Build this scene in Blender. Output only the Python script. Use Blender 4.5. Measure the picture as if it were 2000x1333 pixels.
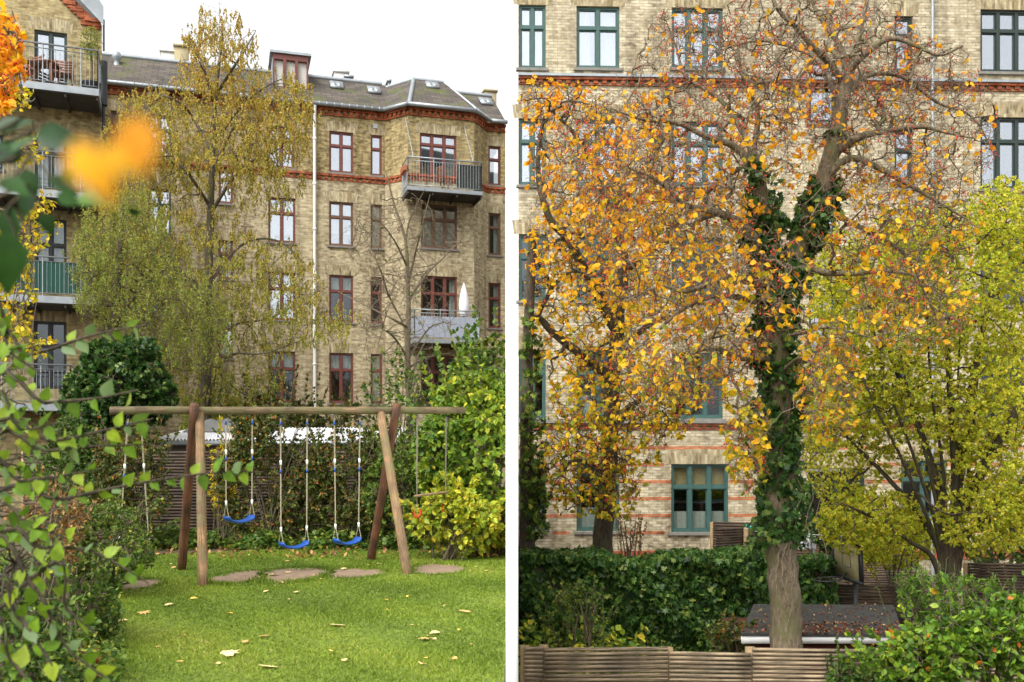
import bpy, math, random
import numpy as np
from mathutils import Vector, Matrix
from mathutils.kdtree import KDTree
random.seed(7); rng = np.random.default_rng(11)
R = math.radians
for o in list(bpy.data.objects): bpy.data.objects.remove(o)
SC = bpy.context.scene; COL = SC.collection
# ------------------------------------------------------------------ camera
HZ, FPX, EYE = 875.0, 1851.0, 1.8          # horizon row, focal length in pixels of the photograph, eye height
cd = bpy.data.cameras.new('camera'); cam = bpy.data.objects.new('camera', cd); COL.objects.link(cam)
cam.location = (0, 0, EYE); cam.rotation_euler = (R(90), 0, 0)
cd.sensor_fit = 'HORIZONTAL'; cd.sensor_width = 36.0; cd.lens = FPX/2000*36; cd.shift_y = (HZ-666.5)/2000
cd.clip_start = 0.05; cd.clip_end = 3000
cd.dof.use_dof = True; cd.dof.focus_distance = 15.0; cd.dof.aperture_fstop = 3.2
SC.camera = cam
# ------------------------------------------------------------------ sky, sun, exposure
w = bpy.data.worlds.new('World'); SC.world = w; w.use_nodes = True
nt = w.node_tree; bg = nt.nodes['Background']
sky = nt.nodes.new('ShaderNodeTexSky'); sky.sky_type = 'NISHITA'; sky.sun_disc = False
SUN_EL, SUN_AZ = R(52), R(215)
sky.sun_elevation = SUN_EL; sky.sun_rotation = SUN_AZ; sky.dust_density = 4.0; sky.air_density = 1.0; sky.ozone_density = 1.0
hs = nt.nodes.new('ShaderNodeHueSaturation'); hs.inputs['Saturation'].default_value = 0.03
nt.links.new(sky.outputs[0], hs.inputs['Color']); nt.links.new(hs.outputs[0], bg.inputs['Color'])
bg.inputs['Strength'].default_value = 0.15
sl = bpy.data.lights.new('sun', 'SUN'); sl.energy = .6; sl.angle = R(22); sl.color = (1, .96, .88)
sun = bpy.data.objects.new('sun', sl); COL.objects.link(sun)
sd = Vector((math.sin(SUN_AZ)*math.cos(SUN_EL), math.cos(SUN_AZ)*math.cos(SUN_EL), math.sin(SUN_EL)))
sun.rotation_euler = sd.to_track_quat('Z', 'Y').to_euler()
SC.view_settings.view_transform = 'Standard'; SC.view_settings.look = 'None'; SC.view_settings.gamma = 1
SC.view_settings.exposure = 1.34
SC.render.engine = 'CYCLES'
SC.cycles.max_bounces = 6; SC.cycles.transparent_max_bounces = 8

# ------------------------------------------------------------------ helpers
def at(px, py, D):                          # pixel of the photograph + distance -> point of the place
    return np.array([(px-1000)/FPX*D, D, EYE+(HZ-py)/FPX*D])
def s2l(c): return tuple(((v/255)/12.92 if v/255 <= .04045 else ((v/255+.055)/1.055)**2.4) for v in c)

class MB:
    def __init__(s): s.v=[]; s.n=0; s.f=[]
    def add(s, V, F, rnd=None, uv=None):
        V = np.asarray(V, float).reshape(-1,3); F = np.asarray(F, int)
        if F.ndim == 1: F = F[None]
        s.f.append((F+s.n, rnd, uv)); s.v.append(V); s.n += len(V)
    def quad(s, a,b,c,d, uv=None):
        s.add([a,b,c,d], [[0,1,2,3]], None, None if uv is None else np.array([uv],float))
    def box(s, c, size, rot=None):
        c = np.asarray(c,float); h = np.asarray(size,float)/2
        V = np.array([[x,y,z] for x in (-1,1) for y in (-1,1) for z in (-1,1)])*h
        if rot is not None: V = V@np.asarray(rot).T
        s.add(V+c, [[0,1,3,2],[4,6,7,5],[0,4,5,1],[2,3,7,6],[0,2,6,4],[1,5,7,3]])
    def fbox(s, fr, s0,s1,z0,z1,d0,d1, vert=False):      # box in a facade frame with brick uv in metres
        O,D,N = fr
        P = lambda a,z,d: np.array([O[0]+D[0]*a+N[0]*d, O[1]+D[1]*a+N[1]*d, z])
        for q in [((s0,z0,d1),(s1,z0,d1),(s1,z1,d1),(s0,z1,d1)), ((s0,z1,d1),(s1,z1,d1),(s1,z1,d0),(s0,z1,d0)),
                  ((s0,z0,d0),(s1,z0,d0),(s1,z0,d1),(s0,z0,d1)), ((s0,z0,d0),(s0,z0,d1),(s0,z1,d1),(s0,z1,d0)),
                  ((s1,z0,d1),(s1,z0,d0),(s1,z1,d0),(s1,z1,d1)), ((s1,z0,d0),(s0,z0,d0),(s0,z1,d0),(s1,z1,d0))]:
            uv = [((b if vert else a)+ (d if a==q[0][0] and a==q[2][0] else 0), (a if vert else b)) for a,b,d in q]
            s.quad(*[P(*t) for t in q], uv=uv)
    def tube(s, pts, rad, k=6, caps=False, rnd=None):
        P = np.asarray(pts,float); n = len(P)
        r = np.full(n, rad) if np.isscalar(rad) else np.asarray(rad,float)
        T = np.empty_like(P); T[1:-1] = P[2:]-P[:-2]; T[0] = P[1]-P[0]; T[-1] = P[-1]-P[-2]
        T /= (np.linalg.norm(T,axis=1,keepdims=True)+1e-9)
        ref = np.array([0.,0,1]) if abs((P[-1]-P[0])[2]) < .8*np.linalg.norm(P[-1]-P[0]) else np.array([1.,0,0])
        A = np.cross(T, ref); A /= (np.linalg.norm(A,axis=1,keepdims=True)+1e-9); B = np.cross(T, A)
        th = np.arange(k)*2*math.pi/k
        V = P[:,None,:]+r[:,None,None]*(np.cos(th)[None,:,None]*A[:,None,:]+np.sin(th)[None,:,None]*B[:,None,:])
        i = np.arange(n-1)[:,None]*k; j = np.arange(k)[None]; j2 = (j+1)%k
        F = np.stack([i+j, i+j2, i+k+j2, i+k+j], -1).reshape(-1,4)
        L = np.concatenate([[0], np.cumsum(np.linalg.norm(np.diff(P,axis=0),axis=1))])
        uu = np.stack([j+0*i, j+1+0*i, j+1+0*i, j+0*i], -1).reshape(-1,4)/k*r[0]*6.28
        ii = np.broadcast_to(np.arange(n-1)[:,None], (n-1,k)).reshape(-1)
        vv = np.stack([L[ii],L[ii],L[ii+1],L[ii+1]],-1)
        s.add(V.reshape(-1,3), F, None if rnd is None else np.full(len(F), rnd), np.stack([uu,vv],-1))
        if caps:
            s.f.append(((np.arange(k)[None,::-1]+s.n-n*k), None if rnd is None else np.array([rnd]), None))
            s.f.append(((np.arange(k)[None]+s.n-k), None if rnd is None else np.array([rnd]), None))
    def build(s, name, mat, parent=None, origin=None, smooth=False):
        me = bpy.data.meshes.new(name)
        org = np.zeros(3)
        if parent is not None:
            q = parent
            while q is not None: org = org+np.array(q.location); q = q.parent
        elif origin is not None: org = np.asarray(origin,float)
        V = (np.concatenate(s.v)-org) if s.v else np.zeros((0,3))
        me.vertices.add(len(V)); me.vertices.foreach_set('co', V.astype(np.float32).ravel())
        nl = sum(F.size for F,_,_ in s.f); npoly = sum(len(F) for F,_,_ in s.f)
        me.loops.add(nl); me.polygons.add(npoly)
        li = np.concatenate([F.ravel() for F,_,_ in s.f]); cnt = np.concatenate([np.full(len(F),F.shape[1]) for F,_,_ in s.f])
        st = np.concatenate([[0],np.cumsum(cnt)[:-1]])
        me.loops.foreach_set('vertex_index', li.astype(np.int32)); me.polygons.foreach_set('loop_start', st.astype(np.int32))
        me.polygons.foreach_set('loop_total', cnt.astype(np.int32))
        if smooth: me.polygons.foreach_set('use_smooth', np.ones(npoly,bool))
        if any(r is not None for _,r,_ in s.f):
            a = me.attributes.new('rnd','FLOAT','FACE')
            a.data.foreach_set('value', np.concatenate([np.asarray(r,float) if r is not None else np.zeros(len(F)) for F,r,_ in s.f]).astype(np.float32))
        if any(u is not None for _,_,u in s.f):
            uvl = me.uv_layers.new(name='UVMap')
            uvl.data.foreach_set('uv', np.concatenate([(u.reshape(-1,2) if u is not None else np.zeros((F.size,2))) for F,_,u in s.f]).astype(np.float32).ravel())
        me.update(); me.validate()
        if mat: me.materials.append(mat)
        o = bpy.data.objects.new(name, me); COL.objects.link(o)
        if parent is not None: o.parent = parent
        elif origin is not None: o.location = tuple(org)
        return o

def tag(o, label=None, cat=None, group=None, kind=None):
    if label: o['label'] = label
    if cat: o['category'] = cat
    if group: o['group'] = group
    if kind: o['kind'] = kind
    return o
def thing(name, loc, label, cat, group=None):
    o = bpy.data.objects.new(name, None); COL.objects.link(o); o.location = tuple(float(v) for v in loc); o.empty_display_size = .2
    return tag(o, label, cat, group)
def copy_tree(o, parent=None):
    c = o.copy(); COL.objects.link(c); c.parent = parent
    for ch in list(o.children): copy_tree(ch, c)
    return c

# ------------------------------------------------------------------ materials
def newmat(name):
    m = bpy.data.materials.new(name); m.use_nodes = True
    return m, m.node_tree, m.node_tree.nodes['Principled BSDF']
def N(nt, t, **kw):
    n = nt.nodes.new(t)
    for k,v in kw.items():
        if k in n.inputs: n.inputs[k].default_value = v
        else: setattr(n,k,v)
    return n
def ramp(nt, src, stops, interp='LINEAR'):
    r = nt.nodes.new('ShaderNodeValToRGB'); r.color_ramp.interpolation = interp
    e = r.color_ramp.elements
    while len(e) < len(stops): e.new(.5)
    for i,(p,c) in enumerate(stops): e[i].position = p; e[i].color = (*c,1)
    nt.links.new(src, r.inputs[0]); return r
def mixc(nt, fac, a, b, mode='MIX'):
    m = nt.nodes.new('ShaderNodeMix'); m.data_type = 'RGBA'; m.blend_type = mode
    for i,v in ((0,fac),(6,a),(7,b)):
        if hasattr(v,'is_output'): nt.links.new(v, m.inputs[i])
        else: m.inputs[i].default_value = v if i == 0 else (*v,1)
    return m.outputs[2]
def coords(nt, kind='Object', scale=(1,1,1)):
    tc = nt.nodes.new('ShaderNodeTexCoord'); mp = nt.nodes.new('ShaderNodeMapping'); mp.inputs['Scale'].default_value = scale
    nt.links.new(tc.outputs[kind], mp.inputs[0]); return mp.outputs[0]
def noise(nt, vec, scale, detail=4, rough=.55):
    n = nt.nodes.new('ShaderNodeTexNoise'); n.inputs['Scale'].default_value = scale; n.inputs['Detail'].default_value = detail
    n.inputs['Roughness'].default_value = rough; nt.links.new(vec, n.inputs['Vector']); return n.outputs[0]
def bump(nt, p, h, strength=.4, dist=.02):
    b = nt.nodes.new('ShaderNodeBump'); b.inputs['Strength'].default_value = strength; b.inputs['Distance'].default_value = dist
    nt.links.new(h, b.inputs['Height']); nt.links.new(b.outputs[0], p.inputs['Normal'])
def plain(name, rgb, rough=.6, var=.25, scale=6, metal=0, bmp=.2):
    m, nt, p = newmat(name); c = s2l(rgb)
    v = coords(nt); n = noise(nt, v, scale, 5)
    r = ramp(nt, n, [(.3, tuple(x*(1-var) for x in c)), (.7, tuple(min(1,x*(1+var)) for x in c))])
    nt.links.new(r.outputs[0], p.inputs['Base Color']); p.inputs['Roughness'].default_value = rough; p.inputs['Metallic'].default_value = metal
    if bmp: bump(nt, p, n, bmp, .01)
    return m
def leafmat(name, stops, rough=.5, trans=.3, spec=.3):
    m, nt, p = newmat(name)
    a = nt.nodes.new('ShaderNodeAttribute'); a.attribute_name = 'rnd'
    r = ramp(nt, a.outputs['Fac'], [(q, s2l(c)) for q,c in stops])
    n = noise(nt, coords(nt), 30, 2)
    c = mixc(nt, 1.0, r.outputs[0], ramp(nt, n, [(.3,(.7,.7,.7)),(.7,(1.25,1.25,1.2))]).outputs[0], 'MULTIPLY')
    nt.links.new(c, p.inputs['Base Color']); p.inputs['Roughness'].default_value = rough; p.inputs['Specular IOR Level'].default_value = spec
    t = nt.nodes.new('ShaderNodeBsdfTranslucent'); nt.links.new(c, t.inputs[0])
    mx = nt.nodes.new('ShaderNodeMixShader'); mx.inputs[0].default_value = trans
    nt.links.new(p.outputs[0], mx.inputs[1]); nt.links.new(t.outputs[0], mx.inputs[2])
    nt.links.new(mx.outputs[0], nt.nodes['Material Output'].inputs[0]); return m
def paleback(m, c):
    nt = m.node_tree; p = nt.nodes['Principled BSDF']; g = nt.nodes.new('ShaderNodeNewGeometry'); src = p.inputs['Base Color'].links[0].from_socket
    nt.links.new(mixc(nt, g.outputs['Backfacing'], src, s2l(c)), p.inputs['Base Color'])
def barkmat(name, a, b, green=None, sc=5):
    m, nt, p = newmat(name); v = coords(nt, 'Object', (1,1,.22)); n = noise(nt, v, sc*6, 6, .65)
    c = ramp(nt, n, [(.32, s2l(a)), (.68, s2l(b))]).outputs[0]
    vo = nt.nodes.new('ShaderNodeTexVoronoi'); vo.feature = 'DISTANCE_TO_EDGE'; vo.inputs['Scale'].default_value = sc*5; wp = nt.nodes.new('ShaderNodeMix'); wp.data_type='RGBA'; wp.inputs[0].default_value=.06; nt.links.new(v, wp.inputs[6]); nz = nt.nodes.new('ShaderNodeTexNoise'); nz.inputs['Scale'].default_value = 12; nt.links.new(coords(nt), nz.inputs['Vector']); nt.links.new(nz.outputs['Color'], wp.inputs[7]); nt.links.new(wp.outputs[2], vo.inputs['Vector'])
    ck = ramp(nt, vo.outputs['Distance'], [(.0,(.35,.33,.3)),(.12,(1,1,1))]).outputs[0]; c = mixc(nt, .8, c, ck, 'MULTIPLY')
    if green:
        g = ramp(nt, noise(nt, coords(nt), sc*.7, 4), [(.48,(0,0,0)),(.66,(1,1,1))]).outputs[0]; c = mixc(nt, g, c, s2l(green))
    nt.links.new(c, p.inputs['Base Color']); p.inputs['Roughness'].default_value = .85; bump(nt, p, n, .8, .03); return m
def brickmat(name, c1, c2, mortar, soot, bw=.23, rh=.075, bias=-.1, sootlo=.45, soothi=.7, ms=.009):
    m, nt, p = newmat(name); v = coords(nt, 'UV')
    b = nt.nodes.new('ShaderNodeTexBrick'); nt.links.new(v, b.inputs[0])
    b.inputs['Color1'].default_value = (*s2l(c1),1); b.inputs['Color2'].default_value = (*s2l(c2),1); b.inputs['Mortar'].default_value = (*s2l(mortar),1)
    b.inputs['Scale'].default_value = 1; b.inputs['Mortar Size'].default_value = ms; b.inputs['Mortar Smooth'].default_value = .3
    b.inputs['Bias'].default_value = bias; b.inputs['Brick Width'].default_value = bw; b.inputs['Row Height'].default_value = rh
    # dark bricks here and there in patches, then weathering
    wn = nt.nodes.new('ShaderNodeTexNoise'); wn.inputs['Scale'].default_value = 1.0; wn.inputs['Detail'].default_value = 1
    sv = nt.nodes.new('ShaderNodeMapping'); sv.inputs['Scale'].default_value = (1/bw*1.3, 1/rh*.7, 1); nt.links.new(v, sv.inputs[0]); nt.links.new(sv.outputs[0], wn.inputs['Vector'])
    big = noise(nt, v, .35, 5, .6)
    s = nt.nodes.new('ShaderNodeMath'); s.operation = 'ADD'; nt.links.new(wn.outputs[0], s.inputs[0]); nt.links.new(big, s.inputs[1])
    f = ramp(nt, s.outputs[0], [(0,(0,0,0)),(1,(1,1,1))]).outputs[0]
    mr = nt.nodes.new('ShaderNodeMapRange'); nt.links.new(s.outputs[0], mr.inputs[0]); mr.inputs[1].default_value = sootlo*2; mr.inputs[2].default_value = soothi*2
    c = mixc(nt, mr.outputs[0], b.outputs['Color'], s2l(soot), 'MULTIPLY')
    c = mixc(nt, 1.0, c, ramp(nt, noise(nt, v, 9, 4), [(.3,(.82,.82,.8)),(.7,(1.12,1.12,1.1))]).outputs[0], 'MULTIPLY')
    sv2 = nt.nodes.new('ShaderNodeMapping'); sv2.inputs['Scale'].default_value = (2.6,.22,1); nt.links.new(v, sv2.inputs[0])
    c = mixc(nt, .75, c, ramp(nt, noise(nt, sv2.outputs[0], 1.0, 5, .6), [(.36,(.62,.6,.58)),(.55,(1.04,1.04,1.02))]).outputs[0], 'MULTIPLY')
    nt.links.new(c, p.inputs['Base Color']); p.inputs['Roughness'].default_value = .85; p.inputs['Specular IOR Level'].default_value = .15
    iv = nt.nodes.new('ShaderNodeMath'); iv.operation='SUBTRACT'; iv.inputs[0].default_value = 1; nt.links.new(b.outputs['Fac'], iv.inputs[1])
    bump(nt, p, iv.outputs[0], .5, .012); return m
def woodmat(name, a, b, green=None):
    m, nt, p = newmat(name); v = coords(nt, 'UV', (60,2.2,1)); n = noise(nt, v, 1.2, 6, .6)
    c = ramp(nt, n, [(.38, s2l(a)), (.62, s2l(b))]).outputs[0]
    c = mixc(nt, 1.0, c, ramp(nt, noise(nt, coords(nt), 3.5, 5), [(.34,(.5,.5,.5)),(.62,(1.25,1.22,1.18))]).outputs[0], 'MULTIPLY')
    if green:
        g = ramp(nt, noise(nt, coords(nt), 5, 5), [(.42,(0,0,0)),(.62,(1,1,1))]).outputs[0]; c = mixc(nt, g, c, s2l(green))
    nt.links.new(c, p.inputs['Base Color']); p.inputs['Roughness'].default_value = .75; bump(nt, p, n, .5, .01); return m
def glassmat(name, refl, tint=(1,1,1)):
    m, nt, p = newmat(name); nt.nodes.remove(p)
    g = nt.nodes.new('ShaderNodeBsdfGlossy'); g.inputs['Roughness'].default_value = .03; g.inputs['Color'].default_value = (*tint,1)
    t = nt.nodes.new('ShaderNodeBsdfTransparent'); t.inputs[0].default_value = (.8,.84,.82,1)
    mx = nt.nodes.new('ShaderNodeMixShader'); mx.inputs[0].default_value = refl
    wv = noise(nt, coords(nt), 1.5, 2); b = nt.nodes.new('ShaderNodeBump'); b.inputs['Strength'].default_value = .015; b.inputs['Distance'].default_value=.05
    nt.links.new(wv, b.inputs['Height']); nt.links.new(b.outputs[0], g.inputs['Normal'])
    nt.links.new(t.outputs[0], mx.inputs[1]); nt.links.new(g.outputs[0], mx.inputs[2]); nt.links.new(mx.outputs[0], nt.nodes['Material Output'].inputs[0]); return m

M = {}
M['brick_old'] = brickmat('yellow brick weathered', (196,182,150), (146,130,102), (178,168,144), (136,128,114), sootlo=.47, soothi=.74)
M['brick_top'] = brickmat('yellow brick upper storey', (184,164,116), (130,114,82), (156,144,114), (116,108,90), sootlo=.47, soothi=.72)
M['brick_pale'] = brickmat('pale yellow brick', (206,194,166), (158,144,114), (158,150,136), (136,128,116), sootlo=.48, soothi=.74)
M['brick_wing'] = brickmat('yellow brick gable', (190,174,130), (148,130,92), (162,150,120), (136,126,104), sootlo=.50, soothi=.76)
M['brick_red'] = brickmat('red brick', (186,96,62), (146,72,48), (150,118,92), (140,116,100))
M['brick_stripe'] = brickmat('orange brick course', (206,124,84), (170,92,62), (170,140,112), (150,130,110))
M['brick_soldier'] = brickmat('yellow brick lintel', (190,177,146), (142,124,92), (172,160,134), (130,120,100), sootlo=.47, soothi=.72)
def slate():
    m, nt, p = newmat('mossy slate'); v = coords(nt,'UV')
    b = nt.nodes.new('ShaderNodeTexBrick'); nt.links.new(v, b.inputs[0])
    for k,c in (('Color1',(92,82,72)),('Color2',(64,58,52)),('Mortar',(36,34,32))): b.inputs[k].default_value = (*s2l(c),1)
    b.inputs['Scale'].default_value=1; b.inputs['Mortar Size'].default_value=.012; b.inputs['Brick Width'].default_value=.42; b.inputs['Row Height'].default_value=.22
    ms = ramp(nt, noise(nt, v, .9, 7, .65), [(.52,(0,0,0)),(.64,(1,1,1))]).outputs[0]
    c = mixc(nt, ms, b.outputs[0], s2l((74,80,30)))
    li = ramp(nt, noise(nt, v, 6, 4, .6), [(.64,(0,0,0)),(.72,(1,1,1))]).outputs[0]
    c = mixc(nt, li, c, s2l((120,112,100)))
    nt.links.new(c, p.inputs['Base Color']); p.inputs['Roughness'].default_value=.8
    bump(nt, p, b.outputs['Fac'], -.5, .02); return m
M['slate'] = slate()
M['zinc'] = plain('zinc', (150,156,160), .45, .15, 4, .4)
M['white_paint'] = plain('white paint', (236,236,232), .5, .04, 5, 0, .05)
M['white_divider'] = plain('divider white', (250,250,248), .7, .01, 8, 0, .03)  # plain white of the added divider
M['red_frame'] = plain('red brown window paint', (104,52,42), .5, .2, 12)
M['wood_frame'] = plain('brown window wood', (100,70,50), .55, .25, 12)
M['green_frame'] = plain('green window paint', (48,74,66), .5, .15, 10)
M['dkgreen_frame'] = plain('dark green window paint', (30,46,40), .45, .15, 10)
M['teal_frame'] = plain('blue green window paint', (54,86,80), .5, .15, 10)
M['glass'] = glassmat('window glass', .33, (.86,.9,.98))
M['glass_low'] = glassmat('window glass dimmed reflection', .09, (.6,.64,.7))  # sky reflection turned down in the material to darken lower windows
M['interior_shade'] = plain('room shade tone', (34,32,30), .9, .2, 2, 0, 0)  # dark sheet behind the windows, shade of unlit rooms put into its colour
M['curtain'] = plain('white curtain', (196,194,186), .9, .1, 20, 0, 0)
M['blind'] = plain('straw blind', (196,168,124), .9, .1, 30, 0, .1)
M['stone'] = plain('stone ledge', (120,116,108), .8, .2, 7)
M['dkmetal'] = plain('dark metal', (48,50,52), .5, .2, 8, .3)
M['steel'] = plain('galvanised steel', (150,156,158), .45, .15, 8, .5)
M['under'] = plain('dark underside', (60,56,50), .9, .3, 3)  # even dark tone for the balcony undersides
M['teal_cloth'] = plain('green balcony cloth', (10,66,54), .8, .15, 3)
M['grey_cloth'] = plain('grey balcony cloth', (150,156,168), .8, .08, 3)
M['black_cloth'] = plain('black balcony cloth', (42,46,42), .8, .15, 3)
M['terracotta'] = plain('terracotta', (160,92,62), .8, .15, 8)
M['chairwood'] = plain('chair wood', (120,76,52), .6, .2, 14)
M['trunk_birch'] = barkmat('birch bark', (62,54,42), (112,102,82), (76,74,44))
M['bark'] = barkmat('grey bark', (76,66,52), (150,132,106), (98,94,60), 5)
M['bark_dark'] = barkmat('dark bark', (44,36,28), (92,78,60), (70,70,42), 5)
M['twig'] = barkmat('twig bark', (84,74,60), (134,118,94), (96,94,60), 9)
M['twiglight'] = barkmat('fine twig bark', (104,92,74), (156,138,112), None, 9)
M['twigdark'] = barkmat('brown twig bark', (70,58,42), (112,96,70), None, 9)
M['log'] = woodmat('weathered log', (76,64,48), (158,140,112), None)
M['log_dark'] = woodmat('dark weathered log', (44,34,26), (94,76,58), None)
M['logend'] = plain('cut log end', (146,122,88), .8, .2, 20)
M['swingwood'] = woodmat('swing timber', (74,60,42), (126,106,76), (96,92,56))
M['legpale'] = woodmat('pale timber leg', (96,70,46), (160,128,92), (116,104,68))
M['legdark'] = woodmat('brown timber leg', (60,36,22), (112,72,44))
M['blue'] = plain('blue plastic', (16,72,150), .35, .08, 12, 0, .03)
M['rope'] = plain('rope', (160,150,126), .9, .1, 60)
M['greyrope'] = plain('grey rope', (120,112,98), .9, .1, 60)
M['redplastic'] = plain('red plastic', (206,44,28), .4, .1, 12)
M['soil'] = plain('trodden soil', (126,106,86), .95, .2, 9, 0, .5)
M['litter_soil'] = plain('garden soil', (84,72,50), .95, .35, 5, 0, .6)
M['lawn'] = plain('lawn ground', (100,116,38), .95, .3, 5, 0, .4)
M['corr'] = plain('corrugated sheet', (214,214,218), .45, .08, 3, .0)
M['felt'] = plain('roofing felt', (58,58,56), .9, .25, 5, 0, .3)
M['redboard'] = plain('red boards', (92,40,30), .8, .2, 6)
M['cyan'] = plain('cyan plastic', (92,196,206), .4, .06, 10, 0, .03)
M['cloth'] = plain('white cloth', (226,226,232), .9, .06, 10)
M['board'] = plain('backboard plastic', (172,162,120), .5, .12, 8)
M['tarp'] = plain('grey tarpaulin', (92,92,90), .7, .2, 6)
# leaves
M['l_birch'] = leafmat('birch leaves', [(0,(138,146,60)),(.35,(178,170,76)),(.65,(208,182,84)),(.85,(220,166,72)),(1,(186,130,60))], .5, .42)
M['l_willow'] = leafmat('willow leaves', [(0,(108,128,50)),(.5,(146,160,66)),(.85,(176,180,80)),(1,(206,190,72))], .5, .42)
M['l_orange'] = leafmat('orange leaves', [(0,(138,148,40)),(.14,(212,192,44)),(.4,(250,196,42)),(.7,(252,178,42)),(.9,(240,148,46)),(1,(200,124,50))], .5, .5)
M['l_yellow'] = leafmat('yellow leaves', [(0,(150,160,40)),(.4,(206,190,40)),(.8,(232,196,36)),(1,(216,160,36))])
M['l_lime'] = leafmat('lime leaves', [(0,(142,168,50)),(.35,(196,206,62)),(.7,(228,222,74)),(1,(244,218,90))], .5, .6)
M['l_elder'] = leafmat('elder leaves', [(0,(66,100,34)),(.35,(108,138,42)),(.65,(152,168,50)),(.85,(198,194,58)),(1,(208,180,54))])
M['l_green'] = leafmat('green leaves', [(0,(48,74,28)),(.4,(78,108,40)),(.8,(112,134,50)),(1,(160,156,60))])
M['l_fore'] = leafmat('foreground leaves', [(0,(62,96,26)),(.5,(112,146,38)),(.8,(156,174,50)),(1,(200,190,60))], .45, .4)
M['l_bright'] = leafmat('bright green leaves', [(0,(56,90,26)),(.4,(98,134,38)),(.75,(140,164,50)),(.93,(190,190,50)),(1,(206,120,40))], .45, .35)
M['l_dark'] = leafmat('dark near leaves', [(0,(20,52,16)),(.5,(52,92,28)),(1,(120,140,40))], .4, .25)
paleback(M['l_fore'],(112,134,90)); paleback(M['l_dark'],(66,98,46))
M['l_ivy'] = leafmat('ivy leaves', [(0,(34,62,26)),(.5,(58,92,38)),(.85,(92,124,54)),(1,(138,148,74))], .42, .3, .28)
M['l_hedge'] = leafmat('cotoneaster leaves', [(0,(50,66,28)),(.5,(82,98,40)),(.8,(112,118,48)),(.93,(150,116,44)),(1,(170,86,36))])
M['l_brown'] = leafmat('dry leaves', [(0,(96,72,44)),(.5,(142,104,62)),(1,(196,150,90))])
M['l_fallen'] = leafmat('fallen leaves', [(0,(150,104,60)),(.4,(214,176,110)),(.7,(232,210,160)),(1,(236,190,60))], .7, .1)
M['l_redlit'] = leafmat('red litter', [(0,(74,44,30)),(.5,(132,54,36)),(.8,(160,118,76)),(1,(196,176,124))], .7, .1)
M['grassblade'] = leafmat('grass', [(0,(84,106,30)),(.5,(116,138,40)),(.85,(146,160,56)),(1,(178,168,88))], .6, .3)
M['berry'] = leafmat('berries', [(0,(176,52,34)),(1,(216,84,50))], .3, 0)

# ------------------------------------------------------------------ leaf builder
T_DIAM = (np.array([[0,0,0],[.36,.45,.10],[0,1,0],[-.36,.45,.10]]), [[0,1,2],[0,2,3]])
T_OVAL = (np.array([[0,0,0],[.26,.22,.07],[.33,.55,.09],[0,1,-.06],[-.33,.55,.09],[-.26,.22,.07]]), [[0,1,2,3],[0,3,4,5]])
T_LONG = (np.array([[0,0,0],[.13,.4,.03],[0,1,-.12],[-.13,.4,.03]]), [[0,1,2],[0,2,3]])
T_IVY = (np.array([[0,0,0],[.35,-.08,0],[.55,.25,-.04],[.3,.4,.03],[.42,.72,-.03],[.12,.62,.04],[0,1,-.05],[-.12,.62,.04],[-.42,.72,-.03],[-.3,.4,.03],[-.55,.25,-.04],[-.35,-.08,0]]),
         [[0,1,2,3],[0,3,4,5],[0,5,6,7],[0,7,8,9],[0,9,10,11]])
def _fine():
    ys = [0,.12,.3,.5,.7,.88,1]; ws = [0,.2,.33,.30,.19,.07,0]
    V = []; F = []
    for y,wd in zip(ys,ws):
        z = -.12*y*y
        V += [[-wd,y,z+.16*wd],[0,y,z],[wd,y,z+.16*wd]]
    for i in range(len(ys)-1):
        a = i*3; F += [[a,a+1,a+4,a+3],[a+1,a+2,a+5,a+4]]
    return (np.array(V), F)
T_FINE = _fine()
def unit(v): return v/(np.linalg.norm(v,axis=-1,keepdims=True)+1e-9)
def leaves(mb, P, size, tmpl, axis=None, up=.3, rnd=None, jit=.35, flat=None, face=False):
    P = np.asarray(P); n = len(P)
    if n == 0: return
    ax = rng.normal(size=(n,3)) if axis is None else axis+rng.normal(size=(n,3))*jit
    ax = unit(ax)
    nn = rng.normal(size=(n,3)) if flat is None else np.tile([0,0,1.],(n,1))+rng.normal(size=(n,3))*flat
    nn[:,2] += up
    if face: nn = np.tile([.15,-1.,.2],(n,1))+rng.normal(size=(n,3))*.35
    sd_ = unit(np.cross(ax, nn)); nz = np.cross(sd_, ax)
    sz = size*rng.uniform(.65,1.2,n)
    V,F = tmpl; F = np.asarray(F); k = len(V)
    W = P[:,None,:]+sz[:,None,None]*(V[None,:,0:1]*sd_[:,None]+V[None,:,1:2]*ax[:,None]+V[None,:,2:3]*nz[:,None])
    FF = (F[None]+(np.arange(n)*k)[:,None,None]).reshape(-1,F.shape[1])
    r = rng.uniform(0,1,n) if rnd is None else np.clip(rnd,0,1)
    mb.add(W.reshape(-1,3), FF, np.repeat(r, len(F)))
def clumpnoise(P, s, seed=0):
    a = P*s+seed
    return (np.sin(a[:,0]*1.7+a[:,1]*.9+2*np.sin(a[:,2]*.8))+np.sin(a[:,1]*2.1-a[:,2]*1.6)+np.sin(a[:,2]*2.3+a[:,0]*1.3+1.7*np.sin(a[:,1])))/3
def berries(mb, P, r):
    V = np.array([[1,0,0],[-1,0,0],[0,1,0],[0,-1,0],[0,0,1],[0,0,-1]])*1.0
    F = np.array([[0,2,4],[2,1,4],[1,3,4],[3,0,4],[2,0,5],[1,2,5],[3,1,5],[0,3,5]])
    n = len(P); rr = r*rng.uniform(.7,1.2,n)
    mb.add((P[:,None]+V[None]*rr[:,None,None]).reshape(-1,3), (F[None]+(np.arange(n)*6)[:,None,None]).reshape(-1,3), np.repeat(rng.uniform(0,1,n),8))

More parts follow.
